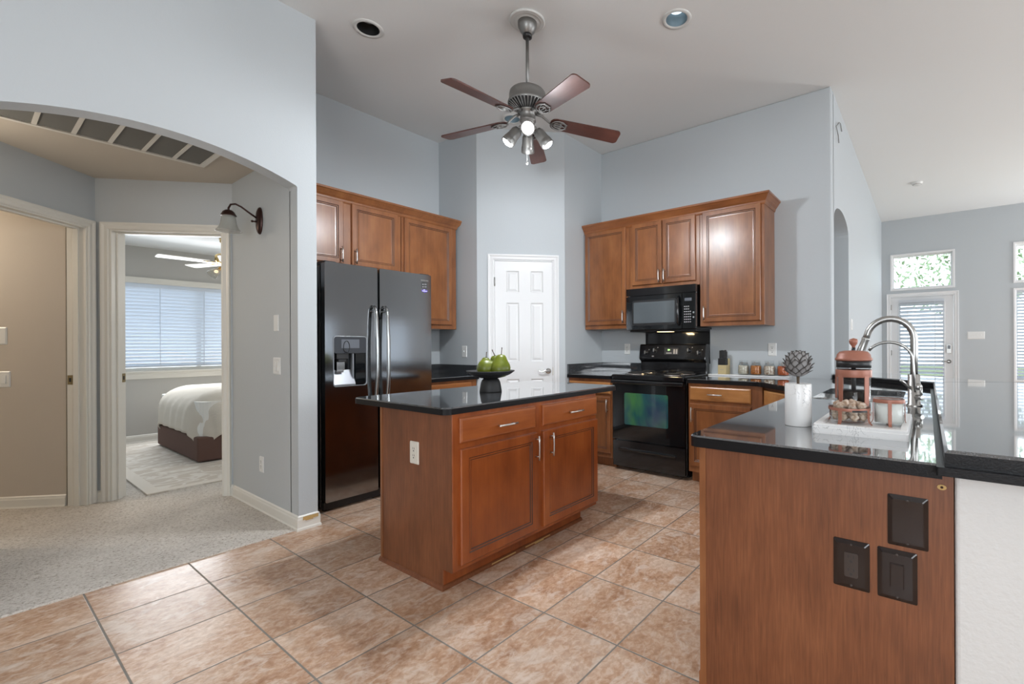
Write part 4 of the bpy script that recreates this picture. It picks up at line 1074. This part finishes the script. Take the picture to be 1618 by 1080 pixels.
# ------------------------------------------------------------------ ceiling fan
FX, FY = 2.285, 2.200
fan = thing('ceiling_fan', (FX, FY, ZC), 'five-blade pewter ceiling fan with walnut blades and lit spot lamps over the island', 'ceiling fan')
c_ = (FX, FY, 0)
B().lathe([(.0, ZC), (.118, ZC - .001), (.120, ZC - .010), (.112, ZC - .018), (.106, ZC - .014), (.098, ZC - .020), (.088, ZC - .014), (.070, ZC - .018), (0, ZC - .018)], c_, 40).build('medallion', M['medallion'], fan)
B().lathe([(.0, ZC - .012), (.064, ZC - .018), (.062, ZC - .050), (.050, ZC - .075), (.034, ZC - .095), (.030, ZC - .098)], c_, 32).build('canopy', M['pewter'], fan)
B().lathe([(.030, ZC - .096), (.032, ZC - .104), (.030, ZC - .120), (.013, ZC - .122)], c_, 24).build('coupling', M['blackmatte'], fan)
B().tube([(FX, FY, ZC - .10), (FX, FY, 2.93)], .0115, 14).build('downrod', M['pewter'], fan)
mh = B().lathe([(.012, 2.945), (.085, 2.945), (.108, 2.938), (.120, 2.925), (.124, 2.905), (.124, 2.868), (.130, 2.862), (.134, 2.850), (.130, 2.842)], c_, 48).build('motor_housing', M['pewter'], fan)
B().lathe([(.128, 2.846), (.070, 2.806), (.062, 2.800), (0, 2.800)], c_, 48).build('vent_cone', M['blackmatte'], mh)
b = B()
for k in range(32):
    t = 2 * PI * k / 32; T = Matrix.Translation(c_) @ Matrix.Rotation(t, 4, 'Z')
    b.tube([(.131, 0, 2.846), (.100, 0, 2.826), (.068, 0, 2.804)], .0042, 5, 0, T)
b.build('vent_rib', M['pewter'], mh)
B().lathe([(.062, 2.808), (.066, 2.800), (.066, 2.792), (.052, 2.786), (.052, 2.742), (.055, 2.738), (.055, 2.732), (.046, 2.728), (.045, 2.690), (.030, 2.676), (0, 2.672)], c_, 32).build('switch_housing', M['pewter'], fan)
for k in range(5):
    th = R(36 + 72 * k)
    T = Matrix.Translation((FX, FY, 0)) @ Matrix.Rotation(th, 4, 'Z')
    # blade: local x outward, droop and pitch
    K = T @ Matrix.Translation((.185, 0, 2.742)) @ Matrix.Rotation(R(3.6), 4, 'Y') @ Matrix.Rotation(R(-13), 4, 'X')
    pts = rpoly([(-.03, -.050), (.475, -.066), (.475, .066), (-.03, .050)], [.045, .028, .028, .045], 8)
    b = B().prism([(x, y) for x, y in pts], -.004, .004, T=None)
    # keep the blade mesh in its own axes so the grain runs along it
    me_o = b.build('blade', M['blade'], None); me_o.parent = fan
    me_o.matrix_local = Matrix.Translation((-FX, -FY, -ZC)) @ K
    # iron: two scroll loops under the root end of the blade and an arm to the motor
    b = B()
    b.tube([(.060, 0, 2.790), (.100, 0, 2.782), (.135, 0, 2.757), (.160, 0, 2.738)], [.010, .009, .008, .007], 8, 0, T)
    Kb = K @ Matrix.Translation((0, 0, -.009))
    for cx_, rx, ry in ((.030, .052, .042), (.022, .030, .020)):
        b.tube([(cx_ + rx * math.cos(q * PI / 10), ry * math.sin(q * PI / 10), 0) for q in range(21)], .0050, 6, 0, Kb, caps=False)
    b.tube([(-.03, 0, 0), (.08, 0, 0)], .0050, 6, 0, Kb)
    for s_ in (-1, 1): b.tube([(.015, s_ * .018, 0), (.055, s_ * .030, 0), (.085, s_ * .020, 0), (.075, s_ * .006, 0)], .0045, 6, 0, Kb)
    b.build('blade_iron', M['pewter'], fan)
for k in range(4):
    th = R(224 + 90 * k)
    dr = Vector((math.cos(th), math.sin(th), 0)); base = Vector((FX, FY, 2.695)) + dr * .040
    ax = (dr * .62 + Vector((0, 0, -.80))).normalized()
    if k == 0: ax = (dr * 1.0 + Vector((0, 0, -.62))).normalized()
    s0 = base + dr * .024 + Vector((0, 0, -.022))
    z_ = ax; x_ = z_.cross(Vector((0, 0, 1))).normalized(); y_ = z_.cross(x_)
    K = Matrix.Translation(s0) @ Matrix((x_, y_, z_)).transposed().to_4x4() @ Matrix.Scale(1.22, 4)
    b = B().lathe([(0, -.004), (.022, -.002), (.030, .014), (.032, .050), (.034, .060), (.034, .066), (.036, .068), (.038, .098), (.036, .100), (.030, .094)], (0, 0, 0), 28, 0, K)
    b.tube([base - dr * .01, base + dr * .012, s0 + ax * .004], .008, 8)
    lp = B.build(b, 'spot_lamp', M['pewter'], fan)
    B().lathe([(.033, .090), (.026, .101), (.014, .106), (0, .107)], (0, 0, 0), 24, 0, K).build('bulb', M['bulb'], lp)
    e = s0 + ax * .155
    light('fan_spot_light', 'SPOT', e, 42, (.90, .95, 1.0), .035, to=e + ax, spot=R(165))
b = B().tube([(FX - .020, FY - .012, 2.70), (FX - .020, FY - .012, 2.448)], .0016, 6); b.ball((FX - .020, FY - .012, 2.440), (.008, .008, .010), 10, 8); b.build('pull_chain', M['whiteplastic'], fan)
b = B().tube([(FX + .022, FY - .010, 2.70), (FX + .022, FY - .010, 2.56)], .0016, 6); b.ball((FX + .022, FY - .010, 2.555), (.006, .006, .008), 10, 8); b.build('pull_chain', M['whiteplastic'], fan)
light('fan_ambient_light', 'POINT', (FX, FY, 2.38), 6, (.90, .95, 1.0), .10)

# recessed lights
def can(x, y, lit, label):
    r = thing('recessed_light', (x, y, ZC), label, 'recessed light')
    B().lathe([(.100, ZC), (.098, ZC - .006), (.078, ZC - .008), (.072, ZC - .003)], (x, y, 0), 40).build('trim_ring', M['medallion'], r)
    B().lathe([(.0735, ZC - .003), (.0730, ZC + .02), (.066, ZC + .112), (0, ZC + .114)], (x, y, 0), 40).build('baffle', M['canblue'] if lit else M['canin'], r)
    B().lathe([(.050, ZC + .110), (.050, ZC + .075), (.046, ZC + .062), (.034, ZC + .054), (0, ZC + .050)], (x, y, 0), 32).build('bulb', M['canlit'] if lit else M['greyprint'], r)
    return r
can(1.694, 3.151, False, 'unlit recessed ceiling light with dark baffle near the arch wall')
can(2.871, 1.372, True, 'recessed ceiling light with a bluish lit lens right of the fan')
can(3.19, 3.28, True, 'recessed ceiling light partly hidden behind the left fan blade')
sm = thing('smoke_detector', (7.715, .10, ZC), 'small white smoke detector on the living room ceiling', 'smoke detector')
B().lathe([(0, ZC - .034), (.045, ZC - .034), (.060, ZC - .024), (.066, ZC - .010), (.066, ZC)], (7.715, .10, 0), 24).build('housing', M['whiteplastic'], sm)
B().lathe([(.046, ZC - .0345), (.052, ZC - .032)], (7.715, .10, 0), 24).build('vent_ring', M['greyprint'], sm)

# wall sconce in the hall
TS_ = TH
sc = thing('wall_sconce', (1.325, 3.985, 2.13), 'bronze wall sconce with a ribbed glass bell shade in the hall', 'wall lamp')
K = TS_ @ Matrix.Translation((-3.985, 2.135, 0))
lo = [[(rx * math.cos(2 * PI * j / 28), ry * math.sin(2 * PI * j / 28), c) for j in range(28)] for rx, ry, c in ((.050, .100, 0), (.050, .100, .006), (.044, .092, .014), (.030, .070, .022), (.010, .03, .026))]
B().loft(lo, 0, True, K, True, True).build('backplate', M['bronze'], sc)
B().tube([(0, .015, .020), (0, .045, .07), (0, .075, .115), (0, .088, .150), (0, .078, .178), (0, .050, .190), (0, .030, .190)], .0065, 10, 0, K).build('arm', M['bronze'], sc)
b = B().tube([(0, -.01, .02), (0, -.012, .045)], .006, 8, 0, K); b.ball((0, -.012, .05), .009, 10, 8, 0, K); b.build('switch_knob', M['bronze'], sc)
KZ = K @ Matrix.Translation((0, .035, .190)) @ Matrix.Rotation(PI / 2, 4, 'X')   # lathe axis pointing down
B().lathe([(.0, -.002), (.020, 0), (.034, .012), (.042, .030), (.046, .036), (.046, .040), (.036, .040)], (0, 0, 0), 28, 0, KZ).build('socket_cap', M['bronze'], sc)
n_ = 48; prof = [(.038, .036), (.041, .060), (.045, .090), (.052, .115), (.066, .138), (.076, .148)]
lo = []
for r_, z_ in prof + [(r_ - .003, z_) for r_, z_ in reversed(prof)]:
    lo.append([((r_ + .0012 * (j % 2)) * math.cos(2 * PI * j / n_), (r_ + .0012 * (j % 2)) * math.sin(2 * PI * j / n_), z_) for j in range(n_)])
B().loft(lo, 0, True, KZ, False, False).build('glass_shade', M['frost'], sc)

# coaxial cable ends high on the living wall
cbl = B().tube([(4.62, .652, 3.16), (4.70, .640, 3.22), (4.82, .645, 3.26), (4.98, .655, 3.25)], .004, 6)
cbl.tube([(4.62, .652, 3.16), (4.70, .646, 3.10), (4.76, .650, 3.06)], .004, 6)
tag(cbl.build('loose_cable', M['pewter']), 'thin loose cable ends high on the living wall above the arched opening', 'cable')

# ------------------------------------------------------------------ on the island: pedestal bowl and pears
PX, PY, PZ = 2.035, 2.300, .912
bw = thing('pedestal_bowl', (PX, PY, PZ), 'matte black pedestal bowl holding green pears on the island', 'bowl')
B().lathe([(0, 0), (.070, 0), (.071, .004), (.066, .035), (.062, .060), (.054, .078), (.044, .086), (0, .086)], (PX, PY, PZ), 40).build('foot', M['ceramic_black'], bw)
B().lathe([(0, .086), (.045, .086), (.085, .095), (.125, .112), (.153, .131), (.155, .136), (.150, .137), (.120, .120), (.080, .104), (.040, .097), (0, .096)], (PX, PY, PZ), 48).build('dish', M['ceramic_black'], bw)
def pear(loc, s, rot, label, bend=.01):
    """stem end up along +z of its own frame"""
    r = thing('pear', loc, label, 'pear', None); r.rotation_euler = rot
    prof = [(0.0, .000), (.012, -.002), (.030, .002), (.045, .014), (.053, .032), (.054, .048), (.048, .066), (.038, .080), (.031, .092), (.026, .103), (.019, .111), (.008, .114), (0, .112)]
    b = B(); n = 28
    lo = [[(x * s * math.cos(2 * PI * j / n) * (1 + .03 * math.sin(2 * 2 * PI * j / n)) + bend * (z / .11) ** 2 * s, x * s * math.sin(2 * PI * j / n), z * s) for j in range(n)] for x, z in prof]
    b.loft(lo, 0, True)
    me = b.build('flesh', M['pear'], None); me.parent = r
    me2 = B().tube([(bend * s, 0, .108 * s), (bend * s + .003, 0, .124 * s), (bend * s + .010, .002, .140 * s), (bend * s + .012, .003, .150 * s)], [.0034, .0026, .0026, .0040], 6).build('stem', M['stem'], None); me2.parent = r
    return r
fl = PZ + .100
pear((PX + .020, PY - .062, fl - .001), 1.24, (R(4), R(-3), R(20)), 'large front-right green pear standing upright in the black bowl')
pear((PX + .085, PY + .010, fl + .003), 1.15, (R(-6), R(5), R(100)), 'green pear standing behind the largest pear, its stem just showing', .014)
pear((PX - .062, PY + .040, fl + .045), 1.10, (R(78), R(10), R(35)), 'green pear lying on its side at the left front of the bowl')
pear((PX + .018, PY + .082, fl + .004), 1.02, (R(-8), R(-4), R(200)), 'green pear standing at the back left of the bowl')

# ------------------------------------------------------------------ on the sink counter
VX, VY, CZ = 1.820, .387, .912
vs = tag(B().lathe([(0, .002), (.0445, 0), (.0458, .002), (.0458, .151), (.0445, .1535), (.012, .1535), (.012, .10), (0, .10)], (VX, VY, CZ), 48).build('vase', M['marble'], None, .001), 'white marble cylinder vase with a dried artichoke in it', 'vase')
at = thing('dried_artichoke', (VX, VY, CZ + .10), 'grey dried artichoke head on a short stem in the marble vase', 'artichoke')
B().tube([(VX, VY, CZ + .101), (VX + .001, VY, CZ + .15), (VX, VY, CZ + .190)], [.0042, .0045, .0065], 8).build('stem', M['stem'], at)
b = B(); rim = []
cz_ = CZ + .222
for ring_ in range(8):
    u = ring_ / 7.0
    phi = R(-74 + 122 * u)                       # latitude where the leaf is rooted
    n = [9, 9, 9, 9, 8, 8, 6, 4][ring_]
    for j in range(n):
        th = 2 * PI * (j + .5 * (ring_ % 2)) / n + random.uniform(-.05, .05)
        wd_ = (.0135, .0165, .0180, .0185, .0180, .0160, .0135, .0100)[ring_]
        rad = Vector((math.cos(th), math.sin(th), 0)); tan = Vector((-math.sin(th), math.cos(th), 0)); Z = Vector((0, 0, 1))
        grid = []; span = random.uniform(.70, .82)
        for a in range(9):
            s_ = a / 8
            ang = phi + s_ * span
            out = .0015 + (.006 - .002 * u) * s_ + .009 * s_ ** 4
            c0 = rad * (.041 * math.cos(ang) + out) + Z * (.044 * math.sin(ang) + .004 * s_ + (.006 * u) * s_)
            w = wd_ * min(1.0, .55 + 1.6 * s_) * (1 - max(0, (s_ - .42) / .58) ** 1.5) + .0004
            row = []
            for q in range(7):
                v = (q - 3) / 3
                row.append(c0 + tan * (w * v) - rad * (.0045 * v * v))
                rim.append(max(abs(v) ** 2.2, s_ ** 5))
            grid.append(row)
        b.add([p + Vector((VX, VY, cz_)) for r_ in grid for p in r_], [(i * 7 + q, i * 7 + q + 1, i * 7 + q + 8, i * 7 + q + 7) for i in range(8) for q in range(6)], 0, True)
nleaf = len(b.v)
b.ball((VX, VY, cz_ - .001), (.0425, .0425, .043), 24, 14); rim += [0.9] * (len(b.v) - nleaf)  # core coloured dark to paint the shade in the gaps between leaves
ho = b.build('leaf_head', M['arti'], at)
atr = ho.data.attributes.new('rim', 'FLOAT', 'POINT'); atr.data.foreach_set('value', rim)
md = ho.modifiers.new('thick', 'SOLIDIFY'); md.thickness = .0009

TZ = CZ + .010
b = B().prism(rpoly([(1.69, .045), (2.125, .045), (2.125, .315), (1.69, .315)], .008, 3), CZ, CZ + .022, cham=.002)
b.loft([[(p[0], p[1], z) for p in rpoly([(1.69 + i, .045 + i), (2.125 - i, .045 + i), (2.125 - i, .315 - i), (1.69 + i, .315 - i)], .008, 3)] for i, z in ((.002, CZ + .021), (.002, CZ + .030), (.004, CZ + .032), (.022, CZ + .032), (.026, CZ + .0225))], 0, False, None, False, False)
tag(b.build('marble_tray', M['marble']), 'rectangular white marble tray under the coffee press and glass jars', 'tray')
TT = CZ + .0226

# french press
FPX, FPY = 2.010, .228
fp = thing('coffee_press', (FPX, FPY, TT), 'copper and glass coffee press half full of coffee on the marble tray', 'coffee press')
c = (FPX, FPY, TT); k_ = TT
B().lathe([(0, .014), (.050, .014), (.056, .018), (.057, .022), (.057, .205), (.055, .205), (.055, .024), (0, .022)], c, 40).build('beaker', M['glass'], fp)
B().lathe([(0, .0245), (.0545, .0245), (.0545, .098), (0, .098)], c, 40).build('coffee', M['coffee'], fp)
b = B().lathe([(.0585, .150), (.0615, .150), (.0615, .178), (.0585, .178), (.0585, .150)], c, 40)
for q in range(4):
    t = R(51 + 90 * q); T = Matrix.Translation(c) @ Matrix.Rotation(t, 4, 'Z')
    pr2 = [(.0585, .155), (.0585, .030), (.056, .016), (.056, .006), (.064, 0)]
    b.loft([[(x, -.010, z), (x, .010, z), (x + .003, .010, z), (x + .003, -.010, z)] for x, z in pr2], 0, False, T)
b.lathe([(.0, .004), (.052, .004), (.056, .006), (.056, .012), (0, .013)], c, 36)
b.build('frame', M['copper'], fp, .0008)
B().lathe([(.0575, .186), (.0590, .186), (.0590, .214), (.0575, .214)], c, 40).build('collar', M['blackmatte'], fp)
B().lathe([(0, .212), (.061, .212), (.0635, .216), (.0635, .220), (.059, .224), (.057, .235), (.048, .246), (.030, .250), (0, .251)], c, 40).build('lid', M['copper'], fp)
b = B().tube([(FPX, FPY, k_ + .100), (FPX, FPY, k_ + .262)], .0035, 8); b.lathe([(0, .094), (.052, .094), (.052, .099), (0, .101)], c, 32); b.tube([(FPX, FPY, k_ + .10), (FPX, FPY, k_ + .19)], .008, 10); b.lathe([(.007, .250), (.007, .262), (0, .262)], c, 14)
b.build('plunger', M['blackmatte'], fp)
B().lathe([(.005, .258), (.007, .268), (.013, .276), (.0155, .285), (.013, .294), (0, .298)], c, 24).build('knob', M['copper'], fp)
T = Matrix.Translation(c) @ Matrix.Rotation(R(38), 4, 'Z')
b = B().loft([[(x, -.009, z), (x, .009, z), (x + dx, .009, z + dz), (x + dx, -.009, z + dz)] for x, z, dx, dz in ((.060, .166, 0, .010), (.085, .166, .004, .010), (.104, .150, .008, .004), (.106, .100, .008, 0), (.104, .060, .008, -.004))], 0, False, T); b.build('handle', M['copper'], fp, .002)

# glass bowl with lumps
GX, GY = 1.830, .222
gb = thing('glass_bowl', (GX, GY, TT), 'small glass bowl in a copper band stand, filled with brown lumps on the marble tray', 'bowl')
c = (GX, GY, TT)
B().lathe([(0, .006), (.050, .006), (.058, .010), (.062, .018), (.062, .058), (.066, .064), (.064, .065), (.060, .059), (.060, .019), (.056, .0115), (0, .009)], c, 44).build('bowl', M['glass'], gb)
b = B().lathe([(.0632, .046), (.0650, .046), (.0650, .056), (.0632, .056), (.0632, .046)], c, 44)
for q in range(4):
    t = R(162 + 90 * q); T = Matrix.Translation(c) @ Matrix.Rotation(t, 4, 'Z')
    b.loft([[(x, -w2, z), (x, w2, z), (x + .0018, w2, z), (x + .0018, -w2, z)] for x, z, w2 in ((.0635, .054, .006), (.0635, .018, .006), (.066, .008, .0055), (.074, .000, .0055))], 0, False, T)
b.build('stand', M['copper'], gb, .0005)
tag(B().loft([[(.0655 * math.cos(t), .0655 * math.sin(t), z) for z in (.0445, .0505)] + [(.0672 * math.cos(t), .0672 * math.sin(t), z) for z in (.0505, .0445)] for t in [R(195 + 4.5 * q) for q in range(11)]], 0, False, Matrix.Translation(c)).build('buckle', M['blackmatte'], gb), None)
def lump(loc, s, seed, label, group):
    b = B(); nu, nv = 14, 9
    pts = []
    for i in range(1, nv):
        row = []
        for j in range(nu):
            d = Vector((math.sin(PI * i / nv) * math.cos(2 * PI * j / nu), math.sin(PI * i / nv) * math.sin(2 * PI * j / nu), -math.cos(PI * i / nv)))
            f = 1 + .30 * noise.noise(d * 1.6 + Vector((seed * 7.3, 0, 0)))
            row.append(Vector((d.x * s * f, d.y * s * f, d.z * s * .78 * f)))
        pts.append(row)
    b.loft(pts, 0, True)
    o = b.build('sugar_lump', M['cookie']); o.location = loc; o.rotation_euler = (seed, seed * 2.1, seed * 1.3)
    return tag(o, label, 'sugar lump', group)
li = 0
for (zz, nn, rr_, sz) in ((.024, 7, .042, .0150), (.024, 2, .014, .014), (.043, 7, .043, .0145), (.044, 2, .015, .0155), (.061, 6, .040, .0145), (.066, 2, .016, .0165)):
    for q in range(nn):
        t = 2 * PI * q / max(1, nn) + zz * 40
        lump((GX + rr_ * math.cos(t), GY + rr_ * math.sin(t), TT + zz), sz, li + 1.0, 'rough brown lump in the copper-banded glass bowl', 'brown lumps in the glass bowl'); li += 1

# sugar jar
SX, SY = 1.862, .106
sj = thing('sugar_jar', (SX, SY, TT), 'square-shouldered glass jar of white sugar with copper stand and glass handle lid', 'jar')
c = (SX, SY, TT)
B().lathe([(0, .004), (.040, .004), (.044, .008), (.044, .086), (.0425, .086), (.0425, .009), (0, .006)], c, 40).build('glass', M['glass'], sj)
B().lathe([(0, .0095), (.0420, .0095), (.0420, .072), (.030, .074), (0, .075)], c, 36).build('sugar', M['sugar'], sj)
b = B().lathe([(.0448, .076), (.0465, .076), (.0465, .088), (.0448, .088), (.0448, .076)], c, 40)
for q in range(4):
    t = R(187 + 90 * q); T = Matrix.Translation(c) @ Matrix.Rotation(t, 4, 'Z')
    b.loft([[(x, -w2, z), (x, w2, z), (x + .0018, w2, z), (x + .0018, -w2, z)] for x, z, w2 in ((.0452, .082, .0055), (.0452, .016, .0055), (.048, .008, .005), (.055, .000, .005))], 0, False, T)
b.build('stand', M['copper'], sj, .0005)
B().lathe([(0, .088), (.043, .088), (.045, .091), (.043, .094), (0, .095)], c, 36).build('lid', M['glass'], sj)
T = Matrix.Translation(c) @ Matrix.Rotation(R(-55), 4, 'Z')
B().tube([(-.034, 0, .094), (-.034, 0, .108), (-.028, 0, .116), (.028, 0, .116), (.034, 0, .108), (.034, 0, .094)], .0045, 10, 0, T).build('lid_handle', M['glass'], sj)

# jars of beans along the wall
JX, JZ = 4.337, CZ + .014
struct(B().box((4.284, .985, CZ), (4.39, 1.728, JZ)).build('trim_1', M['trim'], None, .003))
def bean_jar(y, mat, label):
    r = thing('bean_jar', (JX, y, JZ), label, 'jar', 'glass jars along the wall')
    c = (JX, y, JZ)
    B().lathe([(0, .001), (.040, .001), (.047, .006), (.049, .016), (.049, .082), (.045, .094), (.038, .100), (.038, .112), (.0365, .112), (.0365, .100), (.0435, .093), (.0475, .082), (.0475, .016), (.045, .008), (0, .005)], c, 36).build('glass', M['glass'], r)
    B().lathe([(0, .0062), (.043, .0085), (.047, .017), (.047, .079), (.042, .087), (0, .089)], c, 32).build('contents', M[mat], r)
    B().lathe([(0, .108), (.035, .108), (.035, .114), (.040, .115), (.040, .132), (.038, .134), (0, .134)], c, 32).build('lid', M['glass'], r)
    b = B(); b.lathe([(.0395, .106), (.0408, .106), (.0408, .109), (.0395, .109)], c, 32)
    b.box((c[0] - .0425, y - .008, JZ + .092), (c[0] - .040, y + .008, JZ + .124)); b.build('clasp', M['steel'], r)
bean_jar(1.402, 'beans_cream', 'small glass jar of pale cream beans beside the knife block')
bean_jar(1.287, 'beans_orange', 'small glass jar of orange beans')
bean_jar(1.165, 'beans_pinto', 'small glass jar of speckled beige and brown beans')
bean_jar(1.046, 'beans_red', 'small glass jar of red lentils partly hidden by the artichoke')

# knife block with knives
KB = Matrix.Translation((4.336, 1.590, JZ)) @ Matrix.Rotation(R(-6), 4, 'Z')
kb = thing('knife_block', (4.336, 1.590, JZ), 'blond wooden knife block with a black slotted insert beside the range', 'knife block')
B().box((-.045, -.041, 0), (.045, .041, .088), 0, KB).box((.0, -.041, .088), (.045, .041, .150), 0, KB).build('block', M['blockwood'], kb, .002)
b = B().box((-.044, -.0005 - .040, .088), (-.0005, .040, .152), 0, KB); b.build('insert', M['blackmatte'], kb, .002)
B().box((-.0456, -.020, .042), (-.0450, .018, .045), 0, KB).build('maker_mark', M['greyprint'], kb)
for q, (yy, zz, ww) in enumerate(((.028, .075, .0085), (.010, .078, .0085), (-.009, .076, .0085), (-.024, .080, .0085), (-.035, .066, .0075))):
    o = B().loft([[(-.022 + dx - .006, yy - ww, z), (-.022 + dx + .008, yy - ww, z), (-.022 + dx + .008, yy + ww, z), (-.022 + dx - .006, yy + ww, z)] for dx, z in ((0, .1525), (.002, .1525 + zz * .5), (.004, .1525 + zz))], 0, False, KB).build('knife', M['blackmatte'], None, .003)
    tag(o, ['black knife handle nearest the range in the blond block', 'second black knife handle from the range in the blond block', 'third black knife handle from the range in the blond block', 'fourth black knife handle from the range in the blond block', 'short black knife handle nearest the bean jars in the blond block'][q], 'knife', 'knives in the wooden block')

# ------------------------------------------------------------------ bedroom
rgx = B().prism(rect(.915, 5.13, 4.0, 7.95), .009, .019, cham=.003, m=0)
tag(rgx.build('area_rug', M['rug']), 'ivory bedroom rug with pale leaf pattern under the bed', 'rug')
b = B().loft([[(p[0], p[1], z) for p in rect(.915 + i, 5.13 + i, 4.0 - i, 7.95 - i)] for i, z in ((.001, .017), (.001, .0215), (.09, .0215), (.09, .017))], 0, False, None, False, False)
bo = bpy.data.objects.get('area_rug'); b.build('border', M['rugborder'], bo)
bd = thing('bed', (2.5, 6.85, .02), 'bed with a low brown velvet base seen through the hall doorway', 'bed')
BX0, BX1, BY0, BY1 = 1.455, 3.55, 6.05, 7.62
B().box((BX0, BY0, .030), (BX1, BY1, .285)).build('base', M['bedframe'], bd, .02, 3)
B().prism(rect(BX0 + .02, BY0 + .02, BX1 - .02, BY1 - .02, .10), .285, .64).build('mattress', M['sugar'], bd, .05, 3)
B().box((BX1, BY0 - .02, .03), (BX1 + .09, BY1 + .02, 1.15)).build('headboard', M['bedframe'], bd, .02, 3)
for x in (BX0 + .08, BX1 - .08):
    for y in (BY0 + .08, BY1 - .08): B().box((x - .03, y - .03, .0215), (x + .03, y + .03, .032)).build('foot', M['blackmatte'], bd)
# bedspread: a flat sheet bent over the mattress edges, hanging to a point at the corner
Ra, Rd, DZ = .28, .22, .745
ARC = (Ra + Rd) / 2 * PI / 2
def drape(sx, sy):
    """sx, sy: cloth coordinates; beyond the inset edge the cloth rounds over and then hangs"""
    ix, iy = max(sx, BX0 + Ra * .94), min(max(sy, BY0 + Ra * .94), BY1 - Ra * .94)
    ex, ey = sx - ix, sy - iy; e = math.hypot(ex, ey)
    if e < 1e-6: return Vector((sx, sy, DZ + .006 * noise.noise(Vector((sx * 5, sy * 5, 0)))))
    dx, dy = ex / e, ey / e
    if e < ARC: h, dn = Ra * math.sin(e / ARC * PI / 2), Rd * (1 - math.cos(e / ARC * PI / 2))
    else: h, dn = Ra, Rd + e - ARC
    wave = (.006 * math.sin(sx * 30 + 2 * math.sin(sy * 5)) * abs(dy) + .006 * math.sin(sy * 26 + 2 * math.sin(sx * 5)) * abs(dx)) * min(1, dn / .25)
    h += wave + .02 * min(1, dn / .3)
    return Vector((ix + dx * h, iy + dy * h, max(.034, DZ - dn)))
NX, NY = 70, 84; OV = .345
gxs = [BX0 - OV + (BX1 - .25 - BX0 + OV) * i / NX for i in range(NX + 1)]; gys = [BY0 - OV + (BY1 - BY0 + 2 * OV) * j / NY for j in range(NY + 1)]
b = B().add([drape(x, y) for x in gxs for y in gys], [(i * (NY + 1) + j, (i + 1) * (NY + 1) + j, (i + 1) * (NY + 1) + j + 1, i * (NY + 1) + j + 1) for i in range(NX) for j in range(NY)], 0, True)
bs = b.build('bedspread', M['cloth'])
uv = bs.data.uv_layers.new(name='UVMap')
for lp in bs.data.loops:
    i, j = divmod(lp.vertex_index, NY + 1); uv.data[lp.index].uv = (gxs[i], gys[j])
md = bs.modifiers.new('thick', 'SOLIDIFY'); md.thickness = .010
tag(bs, 'ivory ribbed bedspread draped over the bed, one corner hanging to a point', 'bedspread')
# bedroom fan, only a blade and a lamp reach into view
bf = thing('ceiling_fan', (1.90, 6.75, ZB), 'white and brass bedroom ceiling fan partly seen at the doorway top', 'ceiling fan')
bc = (1.90, 6.75, 0)
B().lathe([(.0, ZB - .001), (.07, ZB - .002), (.06, ZB - .05), (.02, ZB - .07), (.015, ZB - .18), (.09, ZB - .19), (.11, ZB - .21), (.11, ZB - .27), (.08, ZB - .30), (.04, ZB - .305), (.04, ZB - .37), (0, ZB - .375)], bc, 28).build('motor_housing', M['brass'], bf)
for k in range(5):
    T = Matrix.Translation((1.90, 6.75, ZB - .29)) @ Matrix.Rotation(R(181 + 72 * k), 4, 'Z') @ Matrix.Rotation(R(8), 4, 'X')
    B().prism(rpoly([(.16, -.055), (.62, -.065), (.62, .065), (.16, .055)], .03, 5), -.004, .004, T=T).build('blade', M['fanwhite'], bf)
    B().box((.09, -.02, -.012), (.22, .02, -.004), 0, T).build('blade_iron', M['brass'], bf)
for k in range(3):
    th = R(185 + 120 * k); dr = Vector((math.cos(th), math.sin(th), 0)); ax = (dr * .7 + Vector((0, 0, -.7))).normalized(); s0 = Vector((1.90, 6.75, ZB - .35)) + dr * .05
    x_ = ax.cross(Vector((0, 0, 1))).normalized(); y_ = ax.cross(x_)
    K = Matrix.Translation(s0) @ Matrix((x_, y_, ax)).transposed().to_4x4()
    lp = B().lathe([(0, 0), (.018, .002), (.020, .03)], (0, 0, 0), 16, 0, K).build('lamp_holder', M['brass'], bf)
    B().lathe([(.018, .028), (.030, .05), (.045, .09), (.060, .135), (.058, .135), (.043, .09), (.028, .05)], (0, 0, 0), 24, 0, K).build('glass_shade', M['frost'], lp)
    B().ball((0, 0, .07), .020, 12, 8, 0, K).build('bulb', M['warmbulb'], lp)

# ------------------------------------------------------------------ trees outside the back windows
def tree(x, y, h, r, seed, label):
    rnd = random.Random(seed)
    t = thing('tree', (x, y, -.3), label, 'tree')
    B().tube([(x, y, -.3), (x + .1, y, h * .35), (x - .05, y + .1, h * .75)], [.14, .10, .05], 8).build('trunk', M['bark'], t)
    b = B()
    for k in range(2600):
        while True:
            p = Vector((rnd.uniform(-1, 1), rnd.uniform(-1, 1), rnd.uniform(-1, 1)))
            if p.length < 1: break
        if noise.noise(p * 2.6 + Vector((seed, 0, 0))) < -.05: continue
        q = Vector((x + p.x * r, y + p.y * r, h + p.z * r * .85)); s_ = rnd.uniform(.05, .10)
        u = Vector((rnd.uniform(-1, 1), rnd.uniform(-1, 1), rnd.uniform(-1, 1))).normalized(); v = u.orthogonal().normalized()
        b.add([q - u * s_, q + v * s_ * .45, q + u * s_, q - v * s_ * .45], [(0, 1, 2, 3)])
    b.build('leaves', M['leafmat'], t)
tree(15.0, -.75, 3.3, 1.7, 3, 'leafy tree seen through the window above the exterior door')
tree(18.6, -3.8, 3.6, 1.6, 5, 'leafy tree seen through the small high window at the right edge')
struct(B().box((9.95, -14, -.6), (40, 14, -.35)).build('ground', plain('grass_ground', (.12, .16, .06), .9)))
